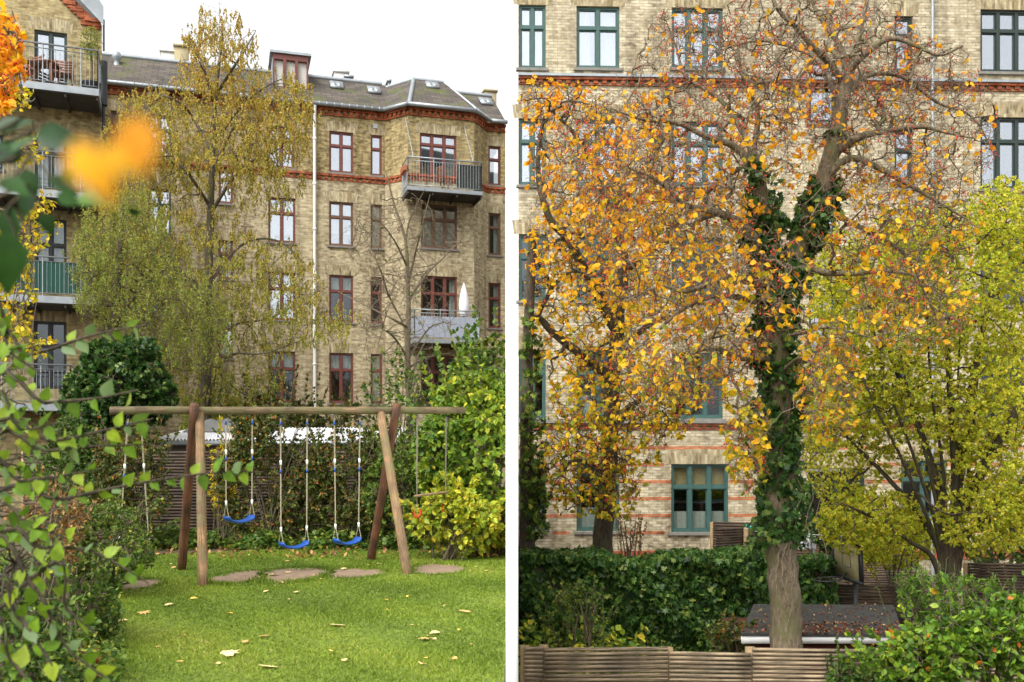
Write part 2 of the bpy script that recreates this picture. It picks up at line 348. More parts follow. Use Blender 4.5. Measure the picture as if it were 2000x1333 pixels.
# side: 'L' stays on the left of the added white divider, 'R' on the right
def sideok(P, side):
    if side == 'L': return P[:,0] < -.0072*P[:,1]-.01
    if side == 'R': return P[:,0] > .0072*P[:,1]+.01
    return np.ones(len(P),bool)
def crooked(a, b, n, amp, sag=0):
    t = np.linspace(0,1,n+1)[:,None]; L = np.linalg.norm(b-a)
    P = a+(b-a)*t
    j = rng.normal(size=(n+1,3))*amp*L/n; j[0]=0
    j = np.cumsum(j,axis=0); j = j-t*j[-1]*.7
    P = P+j; P[:,2] += sag*L*4*(t[:,0]*(1-t[:,0])); return P
def sample(ells, n, shell=0.):
    wts = np.array([e[6] for e in ells],float); idx = rng.choice(len(ells), n, p=wts/wts.sum())
    d = unit(rng.normal(size=(n,3))); r = rng.uniform(0,1,n)**(1/3); r = r*(1-shell)+shell*rng.uniform(.8,1,n)
    q = d*r[:,None]; E = np.array([e[:6] for e in ells],float)[idx]
    px = E[:,0]+q[:,0]*E[:,2]; py = E[:,1]+q[:,1]*E[:,3]; D = E[:,4]+q[:,2]*E[:,5]
    return np.stack([(px-1000)/FPX*D, D, EYE+(HZ-py)/FPX*D], -1)
def grow(limbs, ells, levels, side=None, zmin=-9, cn=None):
    """limbs: list of (points Nx3, r0, r1).  levels: list of dict(n, r0, r1, amp, seg, sag, shell). Returns woods and final twig paths."""
    woods = []; P = []; Rr = []
    for pts, r0, r1 in limbs:
        pts = np.asarray(pts,float)
        # refine with a slight wander
        t = np.linspace(0,len(pts)-1,max(4,(len(pts)-1)*5+1)); i = np.minimum(t.astype(int),len(pts)-2); f = (t-i)[:,None]
        p0 = pts[np.maximum(i-1,0)]; p1 = pts[i]; p2 = pts[i+1]; p3 = pts[np.minimum(i+2,len(pts)-1)]
        Q = .5*((2*p1)+(-p0+p2)*f+(2*p0-5*p1+4*p2-p3)*f**2+(-p0+3*p1-3*p2+p3)*f**3)
        rr = np.linspace(r0,r1,len(Q)); Q[1:-1] += rng.normal(size=(len(Q)-2,3))*rr[1:-1,None]*.07
        woods.append((Q,rr,10 if r0>.05 else 6)); P.append(Q); Rr.append(rr)
    last = []
    for li,lv in enumerate(levels):
        T = sample(ells, lv['n'], lv.get('shell',0)); T = T[sideok(T,side)&(T[:,2]>zmin)]
        if cn is not None and lv.get('clump',True):
            T = T[clumpnoise(T,cn[0],cn[1]) > cn[2]-rng.uniform(0,.5,len(T))]
        new = []
        for b in np.array_split(T, lv.get('batches',1)):
            PP = np.concatenate(P+[x[0] for x in new]); RR = np.concatenate(Rr+[x[1] for x in new])
            kd = KDTree(len(PP))
            for ii,vv in enumerate(PP.tolist()): kd.insert(vv,ii)
            kd.balance()
            for c in (b,):
                for q in c:
                    jj = kd.find(q.tolist())[1]
                    a = PP[jj]; L = np.linalg.norm(q-a)
                    if L < .04: continue
                    mx = lv.get('max',99)
                    if L > mx: q = a+(q-a)*mx/L*rng.uniform(.6,1)
                    if lv.get('weep'):
                        q = a+np.array([rng.normal()*.15,rng.normal()*.15,-1])*lv['weep']*rng.uniform(.4,1.2)
                        if q[2] < zmin: continue
                    s = lv.get('seg',4); pth = crooked(a,q,s,lv.get('amp',.3),lv.get('sag',0))
                    r0 = min(RR[jj]*.75, lv['r0']*rng.uniform(.7,1.2)); rr = np.linspace(r0, min(r0,lv['r1']), s+1)
                    new.append((pth,rr,lv.get('k',4)))
        woods += new; P += [x[0] for x in new]; Rr += [x[1] for x in new]; last = new
    return woods, last
def wood_build(woods, name, mat, parent, side=None):
    mb = MB()
    for p,r,k in woods:
        if side and not sideok(p,side).all(): 
            ok = sideok(p,side); m = int(np.argmin(ok)) if not ok.all() else len(p)
            if m < 2: continue
            p = p[:m]; r = r[:m]
        mb.tube(p,r,k)
    return mb.build(name, mat, parent, smooth=True)
def on_twigs(last, per, side=None, tmin=.3, cl=None):
    if cl: last = [last[i] for i in np.nonzero(rng.uniform(0,1,len(last))<cl)[0]]; per = per/cl; tmin = .55
    if not last: return np.zeros((0,3)), np.zeros((0,3))
    A = []; D = []
    for p,r,k in last:
        m = rng.poisson(per)
        if m == 0: continue
        t = rng.uniform(tmin,1,m)*(len(p)-1); i = np.minimum(t.astype(int),len(p)-2); f = (t-i)[:,None]
        A.append(p[i]*(1-f)+p[i+1]*f); D.append(p[i+1]-p[i])
    A = np.concatenate(A); D = unit(np.concatenate(D)); ok = sideok(A,side); return A[ok], D[ok]

def plant(name, label, cat, base, limbs, ells, levels, leaf, lsize, per, tmpl=T_OVAL, side=None, group=None, bark='twig', droop=.5,
          trunkname='trunk', crown='crown', zmin=-9, cn=None, berry=None, rnd=None, up=.3, jit=.6, extra=None, keep=None, shoots=None, cl=None):
    t = thing(name, base, label, cat, group)
    woods, last = grow(limbs, ells, levels, side, zmin, cn)
    tw = [w_ for w_ in woods if w_[2]==3]
    if len(tw) > 900:
        wood_build([w_ for w_ in woods if w_[2]!=3], trunkname, M[bark], t, side); wood_build(tw, 'twigs', M['twigdark' if bark in ('bark_dark','trunk_birch') else 'twiglight'], t, side)
    else: wood_build(woods, trunkname, M[bark], t, side)
    if shoots: last = last+[(q[0],None,3) for q in woods[-shoots:]] if False else last
    P,D = on_twigs(last, per, side, cl=cl)
    if shoots:
        P2,D2 = on_twigs([w_ for w_ in woods[:len(limbs)] if len(w_[0]) and w_[2]==6][-shoots:], 38, side, .4); P = np.concatenate([P,P2]); D = np.concatenate([D,D2])
    if keep is not None: kk = rng.uniform(0,1,len(P)) < keep(P); P = P[kk]; D = D[kk]
    mb = MB(); ax = D+np.array([0,0,-droop])
    c = None if rnd is None else rnd(P)
    leaves(mb, P, lsize, tmpl, ax, up, c, jit)
    mb.build(crown, M[leaf], t)
    if berry:
        B,_ = on_twigs(last, berry[0], side); 
        B = np.repeat(B, 3, 0)+rng.normal(size=(len(B)*3,3))*.02
        b = MB(); berries(b, B, berry[1]); tag(b.build('berries', M['berry'], t), kind='stuff')
    return t, woods, last

# ================================================================== facades
def frame_of(A, B):
    A = np.array(A,float); B = np.array(B,float); D = B-A; L = np.linalg.norm(D); D /= L
    Nn = np.array([D[1], -D[0]])
    return (A, D, Nn), L
def off(fr, d): return (fr[0]+fr[2]*d, fr[1], fr[2])
def hit(fr, px, py=None):
    O,D,_ = fr; a = (px-1000)/FPX
    s = (a*O[1]-O[0])/(D[0]-a*D[1]); y = O[1]+s*D[1]
    return s if py is None else (s, EYE+(HZ-py)/FPX*y)
def rect(fr, x0, y0, x1, y1):
    s0,_ = hit(fr,x0,y0); s1,_ = hit(fr,x1,y0); xm = (x0+x1)/2
    return (s0, s1, hit(fr,xm,y1)[1], hit(fr,xm,y0)[1])
def wall(mb, fr, s0, s1, z0, z1, ops, reveal=.13):
    O,D,Nn = fr; P = lambda a,z,d=0: np.array([O[0]+D[0]*a+Nn[0]*d, O[1]+D[1]*a+Nn[1]*d, z])
    ops = [(max(a,s0),min(b,s1),max(c,z0),min(d,z1)) for a,b,c,d in ops if b > s0+.02 and a < s1-.02 and d > z0+.02 and c < z1-.02]
    S = sorted({s0,s1}|{round(o[0],4) for o in ops}|{round(o[1],4) for o in ops}); Z = sorted({z0,z1}|{round(o[2],4) for o in ops}|{round(o[3],4) for o in ops})
    for a,b in zip(S[:-1],S[1:]):
        if b-a < 1e-4: continue
        for c,d in zip(Z[:-1],Z[1:]):
            m = ((a+b)/2,(c+d)/2)
            if any(o[0]<m[0]<o[1] and o[2]<m[1]<o[3] for o in ops): continue
            mb.quad(P(a,c),P(b,c),P(b,d),P(a,d), uv=[(a,c),(b,c),(b,d),(a,d)])
    for a,b,c,d in ops:
        r = -reveal
        for q in [((a,c,0),(a,d,0),(a,d,r),(a,c,r)), ((b,c,0),(b,c,r),(b,d,r),(b,d,0)), ((a,d,0),(b,d,0),(b,d,r),(a,d,r)), ((a,c,0),(a,c,r),(b,c,r),(b,c,0))]:
            mb.quad(*[P(*t) for t in q], uv=[(t[0]+t[2],t[1]) for t in q])
def window(fr, rc, parent, fm, gm='glass', ncol=2, tr=.34, cur=(), sill='stone', lintel=True, muntin=None, thick=.055, lm='brick_soldier', name='window', closed=0):
    a,b,c,d = rc; W = b-a; H = d-c
    g = MB(); g.fbox(fr, a+.03,b-.03,c+.03,d-.03,-.125,-.115)
    wn = g.build(name, M[gm], parent)
    f = MB(); t = thick
    f.fbox(fr,a,a+t,c,d,-.14,-.06); f.fbox(fr,b-t,b,c,d,-.14,-.06); f.fbox(fr,a+t,b-t,d-t,d,-.14,-.06); f.fbox(fr,a+t,b-t,c,c+t*1.3,-.14,-.06)
    zt = d-H*tr
    for i in range(1,ncol):
        x = a+W*i/ncol; f.fbox(fr,x-t*.75,x+t*.75,c+t*1.3,d-t,-.14,-.055)
    if tr:
        for i in range(ncol):
            x0 = a+W*i/ncol+(t if i==0 else t*.75); x1 = a+W*(i+1)/ncol-(t if i==ncol-1 else t*.75)
            f.fbox(fr,x0,x1,zt-t*.7,zt+t*.7,-.14,-.05)
    # inner sash edges
    for i in range(ncol):
        x0 = a+W*i/ncol+(t if i==0 else t*.75); x1 = a+W*(i+1)/ncol-(t if i==ncol-1 else t*.75)
        for z0,z1 in (((c+t*1.3),zt-t*.7),(zt+t*.7,d-t)) if tr else ((c+t*1.3,d-t),):
            e = .03
            f.fbox(fr,x0,x0+e,z0,z1,-.135,-.085); f.fbox(fr,x1-e,x1,z0,z1,-.135,-.085); f.fbox(fr,x0+e,x1-e,z0,z0+e,-.135,-.085); f.fbox(fr,x0+e,x1-e,z1-e,z1,-.135,-.085)
            if muntin: 
                for k in range(1,muntin+1):
                    zz = z0+(z1-z0)*k/(muntin+1); f.fbox(fr,x0+e,x1-e,zz-.012,zz+.012,-.13,-.1)
    f.build('frame', M[fm], wn)
    if cur:
        by = {}
        for (u0,u1,v0,v1,mm) in cur:
            m = by.setdefault(mm, MB()); n = max(4,int((u1-u0)*W/.05)); fold = mm == 'curtain'
            us = np.linspace(a+W*u0+.02, a+W*u1-.02, n+1); O,D,Nn = fr
            dd = -.24+(.022*np.sin(np.arange(n+1)*1.9+rng.uniform(0,6))+rng.normal(size=n+1)*.006 if fold else 0*us)
            lo = np.stack([O[0]+D[0]*us+Nn[0]*dd, O[1]+D[1]*us+Nn[1]*dd, np.full(n+1,c+H*v0)],-1); hi = lo.copy(); hi[:,2] = c+H*v1
            V = np.concatenate([lo,hi]); i = np.arange(n); m.add(V, np.stack([i,i+1,i+n+2,i+n+1],-1))
        for mm,m in by.items(): m.build('blind' if mm=='blind' else 'curtain', M[mm], wn)
    if sill:
        s = MB(); s.fbox(fr,a-.07,b+.07,c-.075,c-.004,-.06,.07); s.build('sill', M[sill], wn)
    if lintel:
        s = MB(); 
        n = int((W+.3)/.077); hh = .36
        O,D,Nn = fr
        for i in range(n):
            u = a-.15+(W+.3)*(i+.5)/n; q = (i+.5)/n*2-1; sl = q*.035; z0 = d+.004-.0; z1 = d+hh
            w2 = (W+.3)/n/2-.0025; h2 = .045*(1-q*q)
            z1 += h2
            pts = []
            lo = -1
            P = lambda u,z,dp: np.array([O[0]+D[0]*u+Nn[0]*dp, O[1]+D[1]*u+Nn[1]*dp, z])
            u0b = max(min(u-w2-.12*q*0,b+.15),a-.15); 
            aa,bb,cc,dd = P(u-w2-sl*.4,z0,.006),P(u+w2-sl*.4,z0,.006),P(u+w2+sl,z1,.006),P(u-w2+sl,z1,.006)
            r = rng.uniform(0,50)
            s.quad(aa,bb,cc,dd, uv=[(r,0.006),(r,.07),(r+.22,.07),(r+.22,.006)])
        s.build('lintel', M[lm], wn)
    return wn
def cornice(fr, s0, s1, z, parent, mat='brick_red', h=.22, proud=.06, ledge=None, name='cornice', dent=True):
    m = MB(); m.fbox(fr,s0,s1,z-h*.35,z,.002,proud+.03); m.fbox(fr,s0,s1,z-h,z-h*.8,.002,proud*.6)
    if dent:
        n = int((s1-s0)/.24)
        for i in range(n):
            a = s0+(s1-s0)*(i+.2)/n; m.fbox(fr,a,a+.12,z-h*.8+.002,z-h*.35-.002,.002,proud)
    o = m.build(name, M[mat], parent)
    if ledge:
        l = MB(); l.fbox(fr,s0,s1,z+.003,z+.07,.002,proud+.07); l.build('ledge', M[ledge], o)
    return o
def seg_tube(mb, pts, r, k=8): mb.tube(pts, r, k)
def railing(fr, s0, s1, z, h, d, parent, mat='steel', step=.11, sides=True):
    """rails and bars round a balcony: front at depth d"""
    O,D,Nn = fr; P = lambda a,q,zz: np.array([O[0]+D[0]*a+Nn[0]*q, O[1]+D[1]*a+Nn[1]*q, zz])
    m = MB(); path = ([P(s0,.02,0)] if sides else [])+[P(s0,d,0),P(s1,d,0)]+([P(s1,.02,0)] if sides else [])
    for zz,rr in ((z+h,.026),(z+h-.13,.014),(z+.07,.016)):
        for p,q in zip(path[:-1],path[1:]):
            m.tube([p+[0,0,zz],q+[0,0,zz]], rr, 6, True)
    for p,q in zip(path[:-1],path[1:]):
        L = np.linalg.norm(q-p); n = max(1,int(L/step))
        for i in range(n+1):
            c = p+(q-p)*i/n; big = i in (0,n) or i%9==0
            m.tube([c+[0,0,z-.1 if big else z+.07],c+[0,0,z+h-(.0 if big else .13)]], .02 if big else .008, 5)
    return m.build('railing', M[mat], parent)

# ================================================================== ground
g = MB()
xs = np.concatenate([np.array([-900,-300,-100,-60,-40,-30,-24]), np.arange(-20,-.5,.5), [-.3,-.03,.03,.3], np.arange(.5,20,.5), np.array([24,30,40,60,100,300,900])])
ys = np.concatenate([np.array([-900,-300,-80,-40,-20,-10,-5,0,2,3,4,5,6,7]), np.arange(7.5,26,.5), np.array([28,32,38,44,50,60,80,120,300,900])])
LOW = -1.65
def ground_z(x, y):
    s = np.clip((y-2)/5,0,1); s = s*s*(3-2*s); e = np.clip((90-y)/30,0,1); left = np.where(y<7, np.clip((x+.3)/.9,0,1), (x>0).astype(float))
    return LOW*s*e*left
X,Y = np.meshgrid(xs,ys,indexing='ij'); Z = ground_z(X,Y)
Z = Z+np.where((X<-1)&(Y<30), .0, 0)
V = np.stack([X,Y,Z],-1).reshape(-1,3); ny = len(ys)
i,j = np.meshgrid(np.arange(len(xs)-1),np.arange(ny-1),indexing='ij'); q = (i*ny+j).ravel()
g.add(V, np.stack([q,q+ny,q+ny+1,q+1],-1)); tag(g.build('ground', M['litter_soil']), kind='structure')

# lawn: near edge, left edge meeting the shrubs, right edge at the added white divider
LAWN = [(-.06,2.0),(-.06,17.0),(-2.5,17.25),(-4.6,16.6),(-6.2,15.8),(-6.3,13.5),(-5.3,11.5),(-4.2,9.0),(-3.6,7.0),(-3.2,2.0)]
m = MB(); m.add([(x,y,.003) for x,y in LAWN], [list(range(len(LAWN)))[::-1]]); tag(m.build('lawn', M['lawn']), kind='structure')
def inpoly(x,y,poly):
    c = np.zeros(len(x),bool); n = len(poly)
    for k in range(n):
        x0,y0 = poly[k]; x1,y1 = poly[(k+1)%n]
        t = ((y0>y)!=(y1>y)); c ^= t & (x < (x1-x0)*(y-y0)/(y1-y0+1e-12)+x0)
    return c
# trodden patches under the swings
patches = []
for (px,py,rx,ry) in [(468,1129,54,13),(572,1124,68,15),(692,1121,60,10),(856,1113,54,10),(262,1143,52,10)]:
    D = EYE*FPX/(py-HZ); c = at(px,py,D); c[2]=0; ax = rx/FPX*D; ay = (EYE*FPX/(py-ry-HZ)-EYE*FPX/(py+ry-HZ))/2
    n = 64; th = np.linspace(0,2*math.pi,n,endpoint=False); rr = 1+.12*np.sin(3*th+px)+.08*np.sin(7*th+py)+rng.normal(size=n)*.05
    patches.append((c[0],c[1],ax,ay,th,rr))
    m = MB(); m.add(np.stack([c[0]+np.cos(th)*ax*rr, c[1]+np.sin(th)*ay*rr, np.full(n,.007)],-1), [list(range(n))]); tag(m.build('soil_patch', M['soil']), kind='structure')
def inpatch(x,y,k=1):
    r = np.zeros(len(x),bool)
    for cx,cy,ax,ay,th,rr in patches:
        u=(x-cx)/ax; v=(y-cy)/ay; a = np.mod(np.arctan2(v,u),2*math.pi); r |= np.hypot(u,v) < np.interp(a,np.append(th,2*math.pi),np.append(rr,rr[0]))*k
    return r
# grass blades
nb = 210000
yy = 6.6*np.exp(rng.uniform(0,1,nb)**.9*math.log(17.2/6.6)); xx = rng.uniform(-6.4,-.07,nb)
ok = inpoly(xx,yy,LAWN)&~inpatch(xx,yy,rng.uniform(.72,1.02,nb))&(np.abs(xx/yy)<.56); xx,yy = xx[ok],yy[ok]; n = len(xx)
edge = np.zeros(n)
for cx,cy,ax,ay,th,rr in patches: edge += np.exp(-((np.hypot((xx-cx)/ax,(yy-cy)/ay)-1.06)/.12)**2)
hh = rng.uniform(.014,.034,n)*(1+.35*np.sin(xx*1.3+yy*.7)*np.sin(yy*2.1-xx))*(1+edge*1.3)
th = rng.uniform(0,6.283,n); wd = .0022+.00045*yy
dx = np.cos(th)*wd; dy = np.sin(th)*wd; lx = rng.normal(size=n)*.018; ly = rng.normal(size=n)*.018
V = np.stack([np.stack([xx-dx,yy-dy,np.full(n,.004)],-1),np.stack([xx+dx,yy+dy,np.full(n,.004)],-1),np.stack([xx+lx,yy+ly,hh],-1)],1)
m = MB(); r = np.clip(.42+.25*np.sin(xx*.9+1.3*np.sin(yy*.8))*np.cos(yy*1.1)+.12*np.sin(xx*4+yy*3)+rng.normal(size=n)*.17-edge*.2,0,1)
m.add(V.reshape(-1,3), np.arange(3*n).reshape(n,3), r); tag(m.build('grass', M['grassblade']), 'short green grass of the lawn', 'grass', kind='stuff')

# added white wall standing in for the blank strip between the two gardens
m = MB(); m.box((0,15.6,.55),(.0907,17.2,4.5)); 
gw = m.build('white_divider', M['white_divider'], origin=(0,7,-1.7)); tag(gw, 'added tall thin white wall standing in for the blank strip between the two gardens', 'wall')

# ================================================================== left apartment building (long red-trimmed back facade)
FA,LA = frame_of((-15.05,34.7),(-.275,39.05))
LB = thing('apartment_building', (-8,37.5,0), 'yellow brick apartment block with red brick cornice, mossy slate roof and canted bay', 'building')
EZ = 15.1
sA = lambda px: hit(FA,px)
sL = -7.0
bay0, bay1 = sA(752), sA(950)
FB = off(FA,.95); bf0, bf1 = hit(FB,797), hit(FB,926)
def pt(fr,s): return fr[0]+fr[1]*s
F1,L1 = frame_of(pt(FA,bay0), pt(FB,bf0)); F3,L3 = frame_of(pt(FB,bf1), pt(FA,bay1))
rowz = {4:rect(FA,643,258,690,338)[2:],3:rect(FA,643,395,690,481)[2:],2:rect(FA,643,538,690,630)[2:],1:rect(FA,643,690,690,788)[2:]}
W = []   # (frame, rect, kwargs)
def addw(fr, x0, x1, row=None, ytop=None, ybot=None, **k):
    rc = rect(fr,x0,ytop or 300,x1,ybot or 400)
    if row: rc = (rc[0],rc[1],rowz[row][0],rowz[row][1])
    W.append((fr,rc,k))
cw = lambda lo=0: ((.02,.98,lo,.99,'curtain'),)
dr = ((.02,.3,.02,.98,'curtain'),(.7,.98,.02,.98,'curtain'))
rf = dict(fm='red_frame'); wf = dict(fm='wood_frame')
addw(FA,643,690,4,**rf); addw(FA,643,690,3,cur=cw(.3),**wf); addw(FA,643,690,2,gm='glass_low',cur=((.02,.98,.62,.99,'curtain'),),**rf); addw(FA,643,690,1,gm='glass_low',cur=((.02,.98,.7,.99,'curtain'),),**rf)
addw(FA,724,746,4,ncol=1,**rf); addw(FA,724,746,3,ncol=1,cur=cw(),**wf); addw(FA,724,746,2,ncol=1,gm='glass_low',**rf); addw(FA,724,747,1,ncol=1,cur=cw(),**rf)
addw(FA,524,575,4,**rf); addw(FA,524,577,3,cur=cw(),**rf); addw(FA,524,577,2,cur=dr,**rf); addw(FA,524,577,1,gm='glass_low',cur=((.02,.98,.6,.99,'curtain'),),**rf)
for r in (4,3,2,1): addw(FA,288,334,r,fm='green_frame',cur=cw(.1) if r in(4,3) else dr,gm='glass' if r>2 else 'glass_low')
for r in (4,3,2,1): addw(FA,216,232,r,ncol=1,fm='wood_frame')
for a,b in ((326,398),(470,545),(612,700)): addw(FA,427,455,None,a,b,ncol=1,cur=cw(),**rf)
for r in (4,3,2,1): addw(FA,954,978,r,ncol=1,gm='glass' if r==4 else 'glass_low',cur=() if r==4 else ((.5,.98,.02,.98,'curtain'),),**(rf if r!=3 else wf))
addw(FB,820,892,None,263,350,ncol=3,tr=.24,cur=((.66,.98,.02,.75,'curtain'),),sill=None,name='balcony_door',**rf)
addw(FB,822,893,None,400,486,ncol=3,cur=cw(),**wf)
addw(FB,822,893,None,540,640,ncol=3,gm='glass_low',cur=((.8,.98,.02,.99,'curtain'),),sill=None,name='balcony_door',**rf)
addw(FB,822,893,None,695,790,ncol=3,gm='glass_low',**rf)
wl = MB()
def wallsplit(mb, fr, s0, s1, z0, z1): wall(mb, fr, s0, s1, z0, z1, [w_[1] for w_ in W if w_[0] is fr])
BZ = hit(FA,665,350)[1]
lowm, topm = MB(), MB()
for fr,a,b in ((FA,sL,bay0),(F1,0,L1),(FB,bf0,bf1),(F3,0,L3),(FA,bay1,LA)):
    wallsplit(lowm,fr,a,b,-.3,BZ); wallsplit(topm,fr,a,b,BZ,EZ)
lowm.build('wall', M['brick_old'], LB); topm.build('upper_wall', M['brick_top'], LB)
# end wall beside the gap (narrowing away from it), back wall
P3 = lambda fr,s,z,d=0: np.array([*(fr[0]+fr[1]*s+fr[2]*d), z])
e0 = P3(FA,LA,0); e1 = np.array([-.50,50.,0]); b0_ = P3(FA,sL,0,-10)
m = MB()
for z in ((-.3,EZ),):
    m.quad([*e0[:2],z[0]],[*e1[:2],z[0]],[*e1[:2],z[1]],[*e0[:2],z[1]],uv=[(0,z[0]),(11,z[0]),(11,z[1]),(0,z[1])])
m.build('end_wall', M['brick_old'], LB)
it = MB()
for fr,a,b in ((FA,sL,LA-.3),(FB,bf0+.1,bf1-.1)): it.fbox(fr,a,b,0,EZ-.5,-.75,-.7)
it.build('interior_shade', M['interior_shade'], LB)
for fr,rc,k in W: window(fr,rc,LB,**k)
for fr,a,b in ((FA,sL,bay0),(F1,0,L1),(FB,bf0,bf1),(F3,0,L3),(FA,bay1,LA)):
    cornice(fr,a,b,EZ-.02,LB,h=.30,proud=.10); cornice(fr,a,b,BZ+.16,LB,h=.24,proud=.05)
# roof
RZ = 17.0; SB = -2.1
def rq(mb,*p):
    P = [np.array(q,float) for q in p]; u0 = P[1]-P[0]; L=np.linalg.norm(u0); ex = u0/L; nn = np.cross(ex,P[-1]-P[0]); nn/=np.linalg.norm(nn); ey = np.cross(nn,ex)
    mb.add(P, [list(range(len(P)))], None, np.array([[((q-P[0])@ex+P[0][0],(q-P[0])@ey) for q in P]]))
r = MB(); ed = .22; EE = EZ-.0
rq(r,P3(FA,sL,EE,ed),P3(FA,bay0,EE,ed),P3(FA,bay0+1.5,RZ,SB),P3(FA,sL,RZ,SB))
m0 = P3(FA,bay0+.3,RZ-.12,SB); rb0 = P3(FA,hit(off(FA,SB),800),RZ+.02,SB+.95); rb1 = P3(FA,hit(off(FA,SB),858),RZ+.02,SB+.95)
v0 = P3(FA,bay0,EE+.001,ed); v1 = P3(FB,bf0,EE+.001,ed); v2 = P3(FB,bf1,EE+.001,ed); v3 = P3(FA,bay1,EE+.001,ed)
rq(r,v0,v1,rb0,m0); rq(r,v1,v2,rb1,rb0); rq(r,v2,v3,P3(FA,bay1,EE+.3,ed-.3),rb1)
rq(r,P3(FA,bay1-2.2,EE,ed),P3(FA,LA,EE,ed),P3(FA,LA,RZ,SB),P3(FA,bay1-2.2,RZ,SB))
rq(r,m0,rb0,rb1,P3(FA,bay1-.8,RZ-.05,SB),P3(FA,bay0,RZ-.05,SB-.4))
rf_ = r.build('roof', M['slate'], LB)
r2 = MB(); rq(r2,P3(FA,LA,RZ,SB),P3(FA,LA-.02,EZ,-10),P3(FA,sL,EZ,-10),P3(FA,sL,RZ,SB)); 
r2.build('back_roof', M['felt'], LB)
gb = MB(); gb.quad(P3(FA,LA,EZ,.0),np.array([*e1[:2],EZ]),P3(FA,LA,RZ-.02,SB),P3(FA,LA,RZ-.02,SB)+[0,0,.001]); gb.build('gable', M['zinc'], LB)
fl = MB()
fl.tube([P3(FA,sL,RZ+.03,SB),P3(FA,bay0+.2,RZ+.03,SB)],.09,6); fl.tube([m0,rb0],.07,6); fl.tube([rb0,rb1],.08,6); fl.tube([rb1,v3+[0,0,.1]],.08,6); fl.tube([rb0,v1+[0,0,.06]],.09,4); fl.tube([P3(FA,bay1-1.3,RZ+.03,SB),P3(FA,LA,RZ+.03,SB)],.09,6)
fl.build('flashing', M['zinc'], rf_)
gt = MB(); gp = [P3(FA,sL,EZ+.02,ed+.07),P3(FA,bay0-.1,EZ+.02,ed+.07),P3(FB,bf0-.05,EZ+.02,ed+.07),P3(FB,bf1+.05,EZ+.02,ed+.07),P3(FA,bay1+.1,EZ+.02,ed+.07),P3(FA,LA,EZ+.02,ed+.07)]
for a_,b_ in zip(gp[:-1],gp[1:]): gt.tube([a_,b_],.085,8,True)
for k in range(60):
    p = P3(FA,sL+(bay0-sL)*k/60,EZ+.02,ed+.07); gt.tube([p,p+np.array([*(FA[1]*.04),0])],.095,8,True)
gt.build('gutter', M['zinc'], LB, smooth=True)
# downpipe
s = sA(614); dp = MB(); dp.tube([P3(FA,s,EZ-.05,ed+.07),P3(FA,s,EZ-.45,.12),P3(FA,s,-.2,.12)],.06,8)
for k in range(8): dp.tube([P3(FA,s,1.5+k*1.75,.12),P3(FA,s,1.58+k*1.75,.12)],.075,8,True)
dp.build('downpipe', M['white_paint'], LB, smooth=True)
s = hit(FB,797); 
for (q,fr) in ((hit(FA,756),FA),):
    d2 = MB(); d2.tube([P3(fr,q,BZ-.3,.03),P3(fr,q,1,.03)],.015,5); d2.build('cable', M['dkmetal'], LB)
# skylights
def slope(s_, t): return P3(FA,s_,EE+(RZ-EE)*t,ed+(SB-ed)*t)
def skylight(s_,t,w_,h_,mt='glass',d=0):
    up_ = (slope(s_,1)-slope(s_,0)); L=np.linalg.norm(up_); ey=up_/L; ex=np.array([*FA[1],0]); ez=np.cross(ex,ey)
    c = slope(s_,t)+ez*.06+np.array([*FA[2],0])*d; Rm = np.stack([ex,ey,ez],1)
    f = MB(); f.box(c,(w_+.1,h_+.1,.12),Rm); fo = f.build('skylight', M['zinc'], rf_); p = MB()
    for k in (-1,1): p.box(c+ex*k*w_/4+ez*.05,(w_/2-.05,h_-.04,.05),Rm)
    p.build('pane', M['white_paint'] if mt!='glass' else M['steel'], fo)
skylight(hit(off(FA,-1.3),658),.74,.42,.5); skylight(hit(off(FA,-1.3),731),.70,.42,.5); skylight(hit(off(FA,-1.3),950),.72,.42,.5); skylight(hit(off(FA,-1),841),.80,.42,.45,d=.93)
# chimneys
def chim(px,D,y0,y1,wd,mt='brick_wing',name='chimney'):
    c = at(px,y0,D); zt = c[2]; zb = at(px,y1,D)[2]; m = MB(); ang = math.atan2(FA[1][1],FA[1][0]); Rm = np.array([[math.cos(ang),-math.sin(ang),0],[math.sin(ang),math.cos(ang),0],[0,0,1]])
    m.box((c[0],c[1],(zt+zb)/2-1.25),(wd,.6,zt-zb+2.5),Rm); m.box((c[0],c[1],zt),(wd+.1,.7,.1),Rm); return m.build(name, M[mt], LB)
chim(337,40,106,130,.9,'curtain'); chim(355,40,95,120,.55); chim(665,41,145,165,.6,'curtain'); chim(680,40.3,155,170,.3,'zinc','chimney_cap'); chim(955,43,182,195,.55); chim(758,41,163,180,.09,'zinc','vent_pipe')
m = MB(); c = at(228,140,36.2)
m.tube([c+[0,0,-.5],c+[0,0,0],c+[0,0,.28],c+[0,0,.30],c+[0,0,.42],c+[0,0,.5],c+[0,0,.7],c+[0,0,.74]],[.30,.2,.1,.1,.1,.18,.14,.1],10,True); m.build('vent_cowl', M['zinc'], LB, smooth=True)
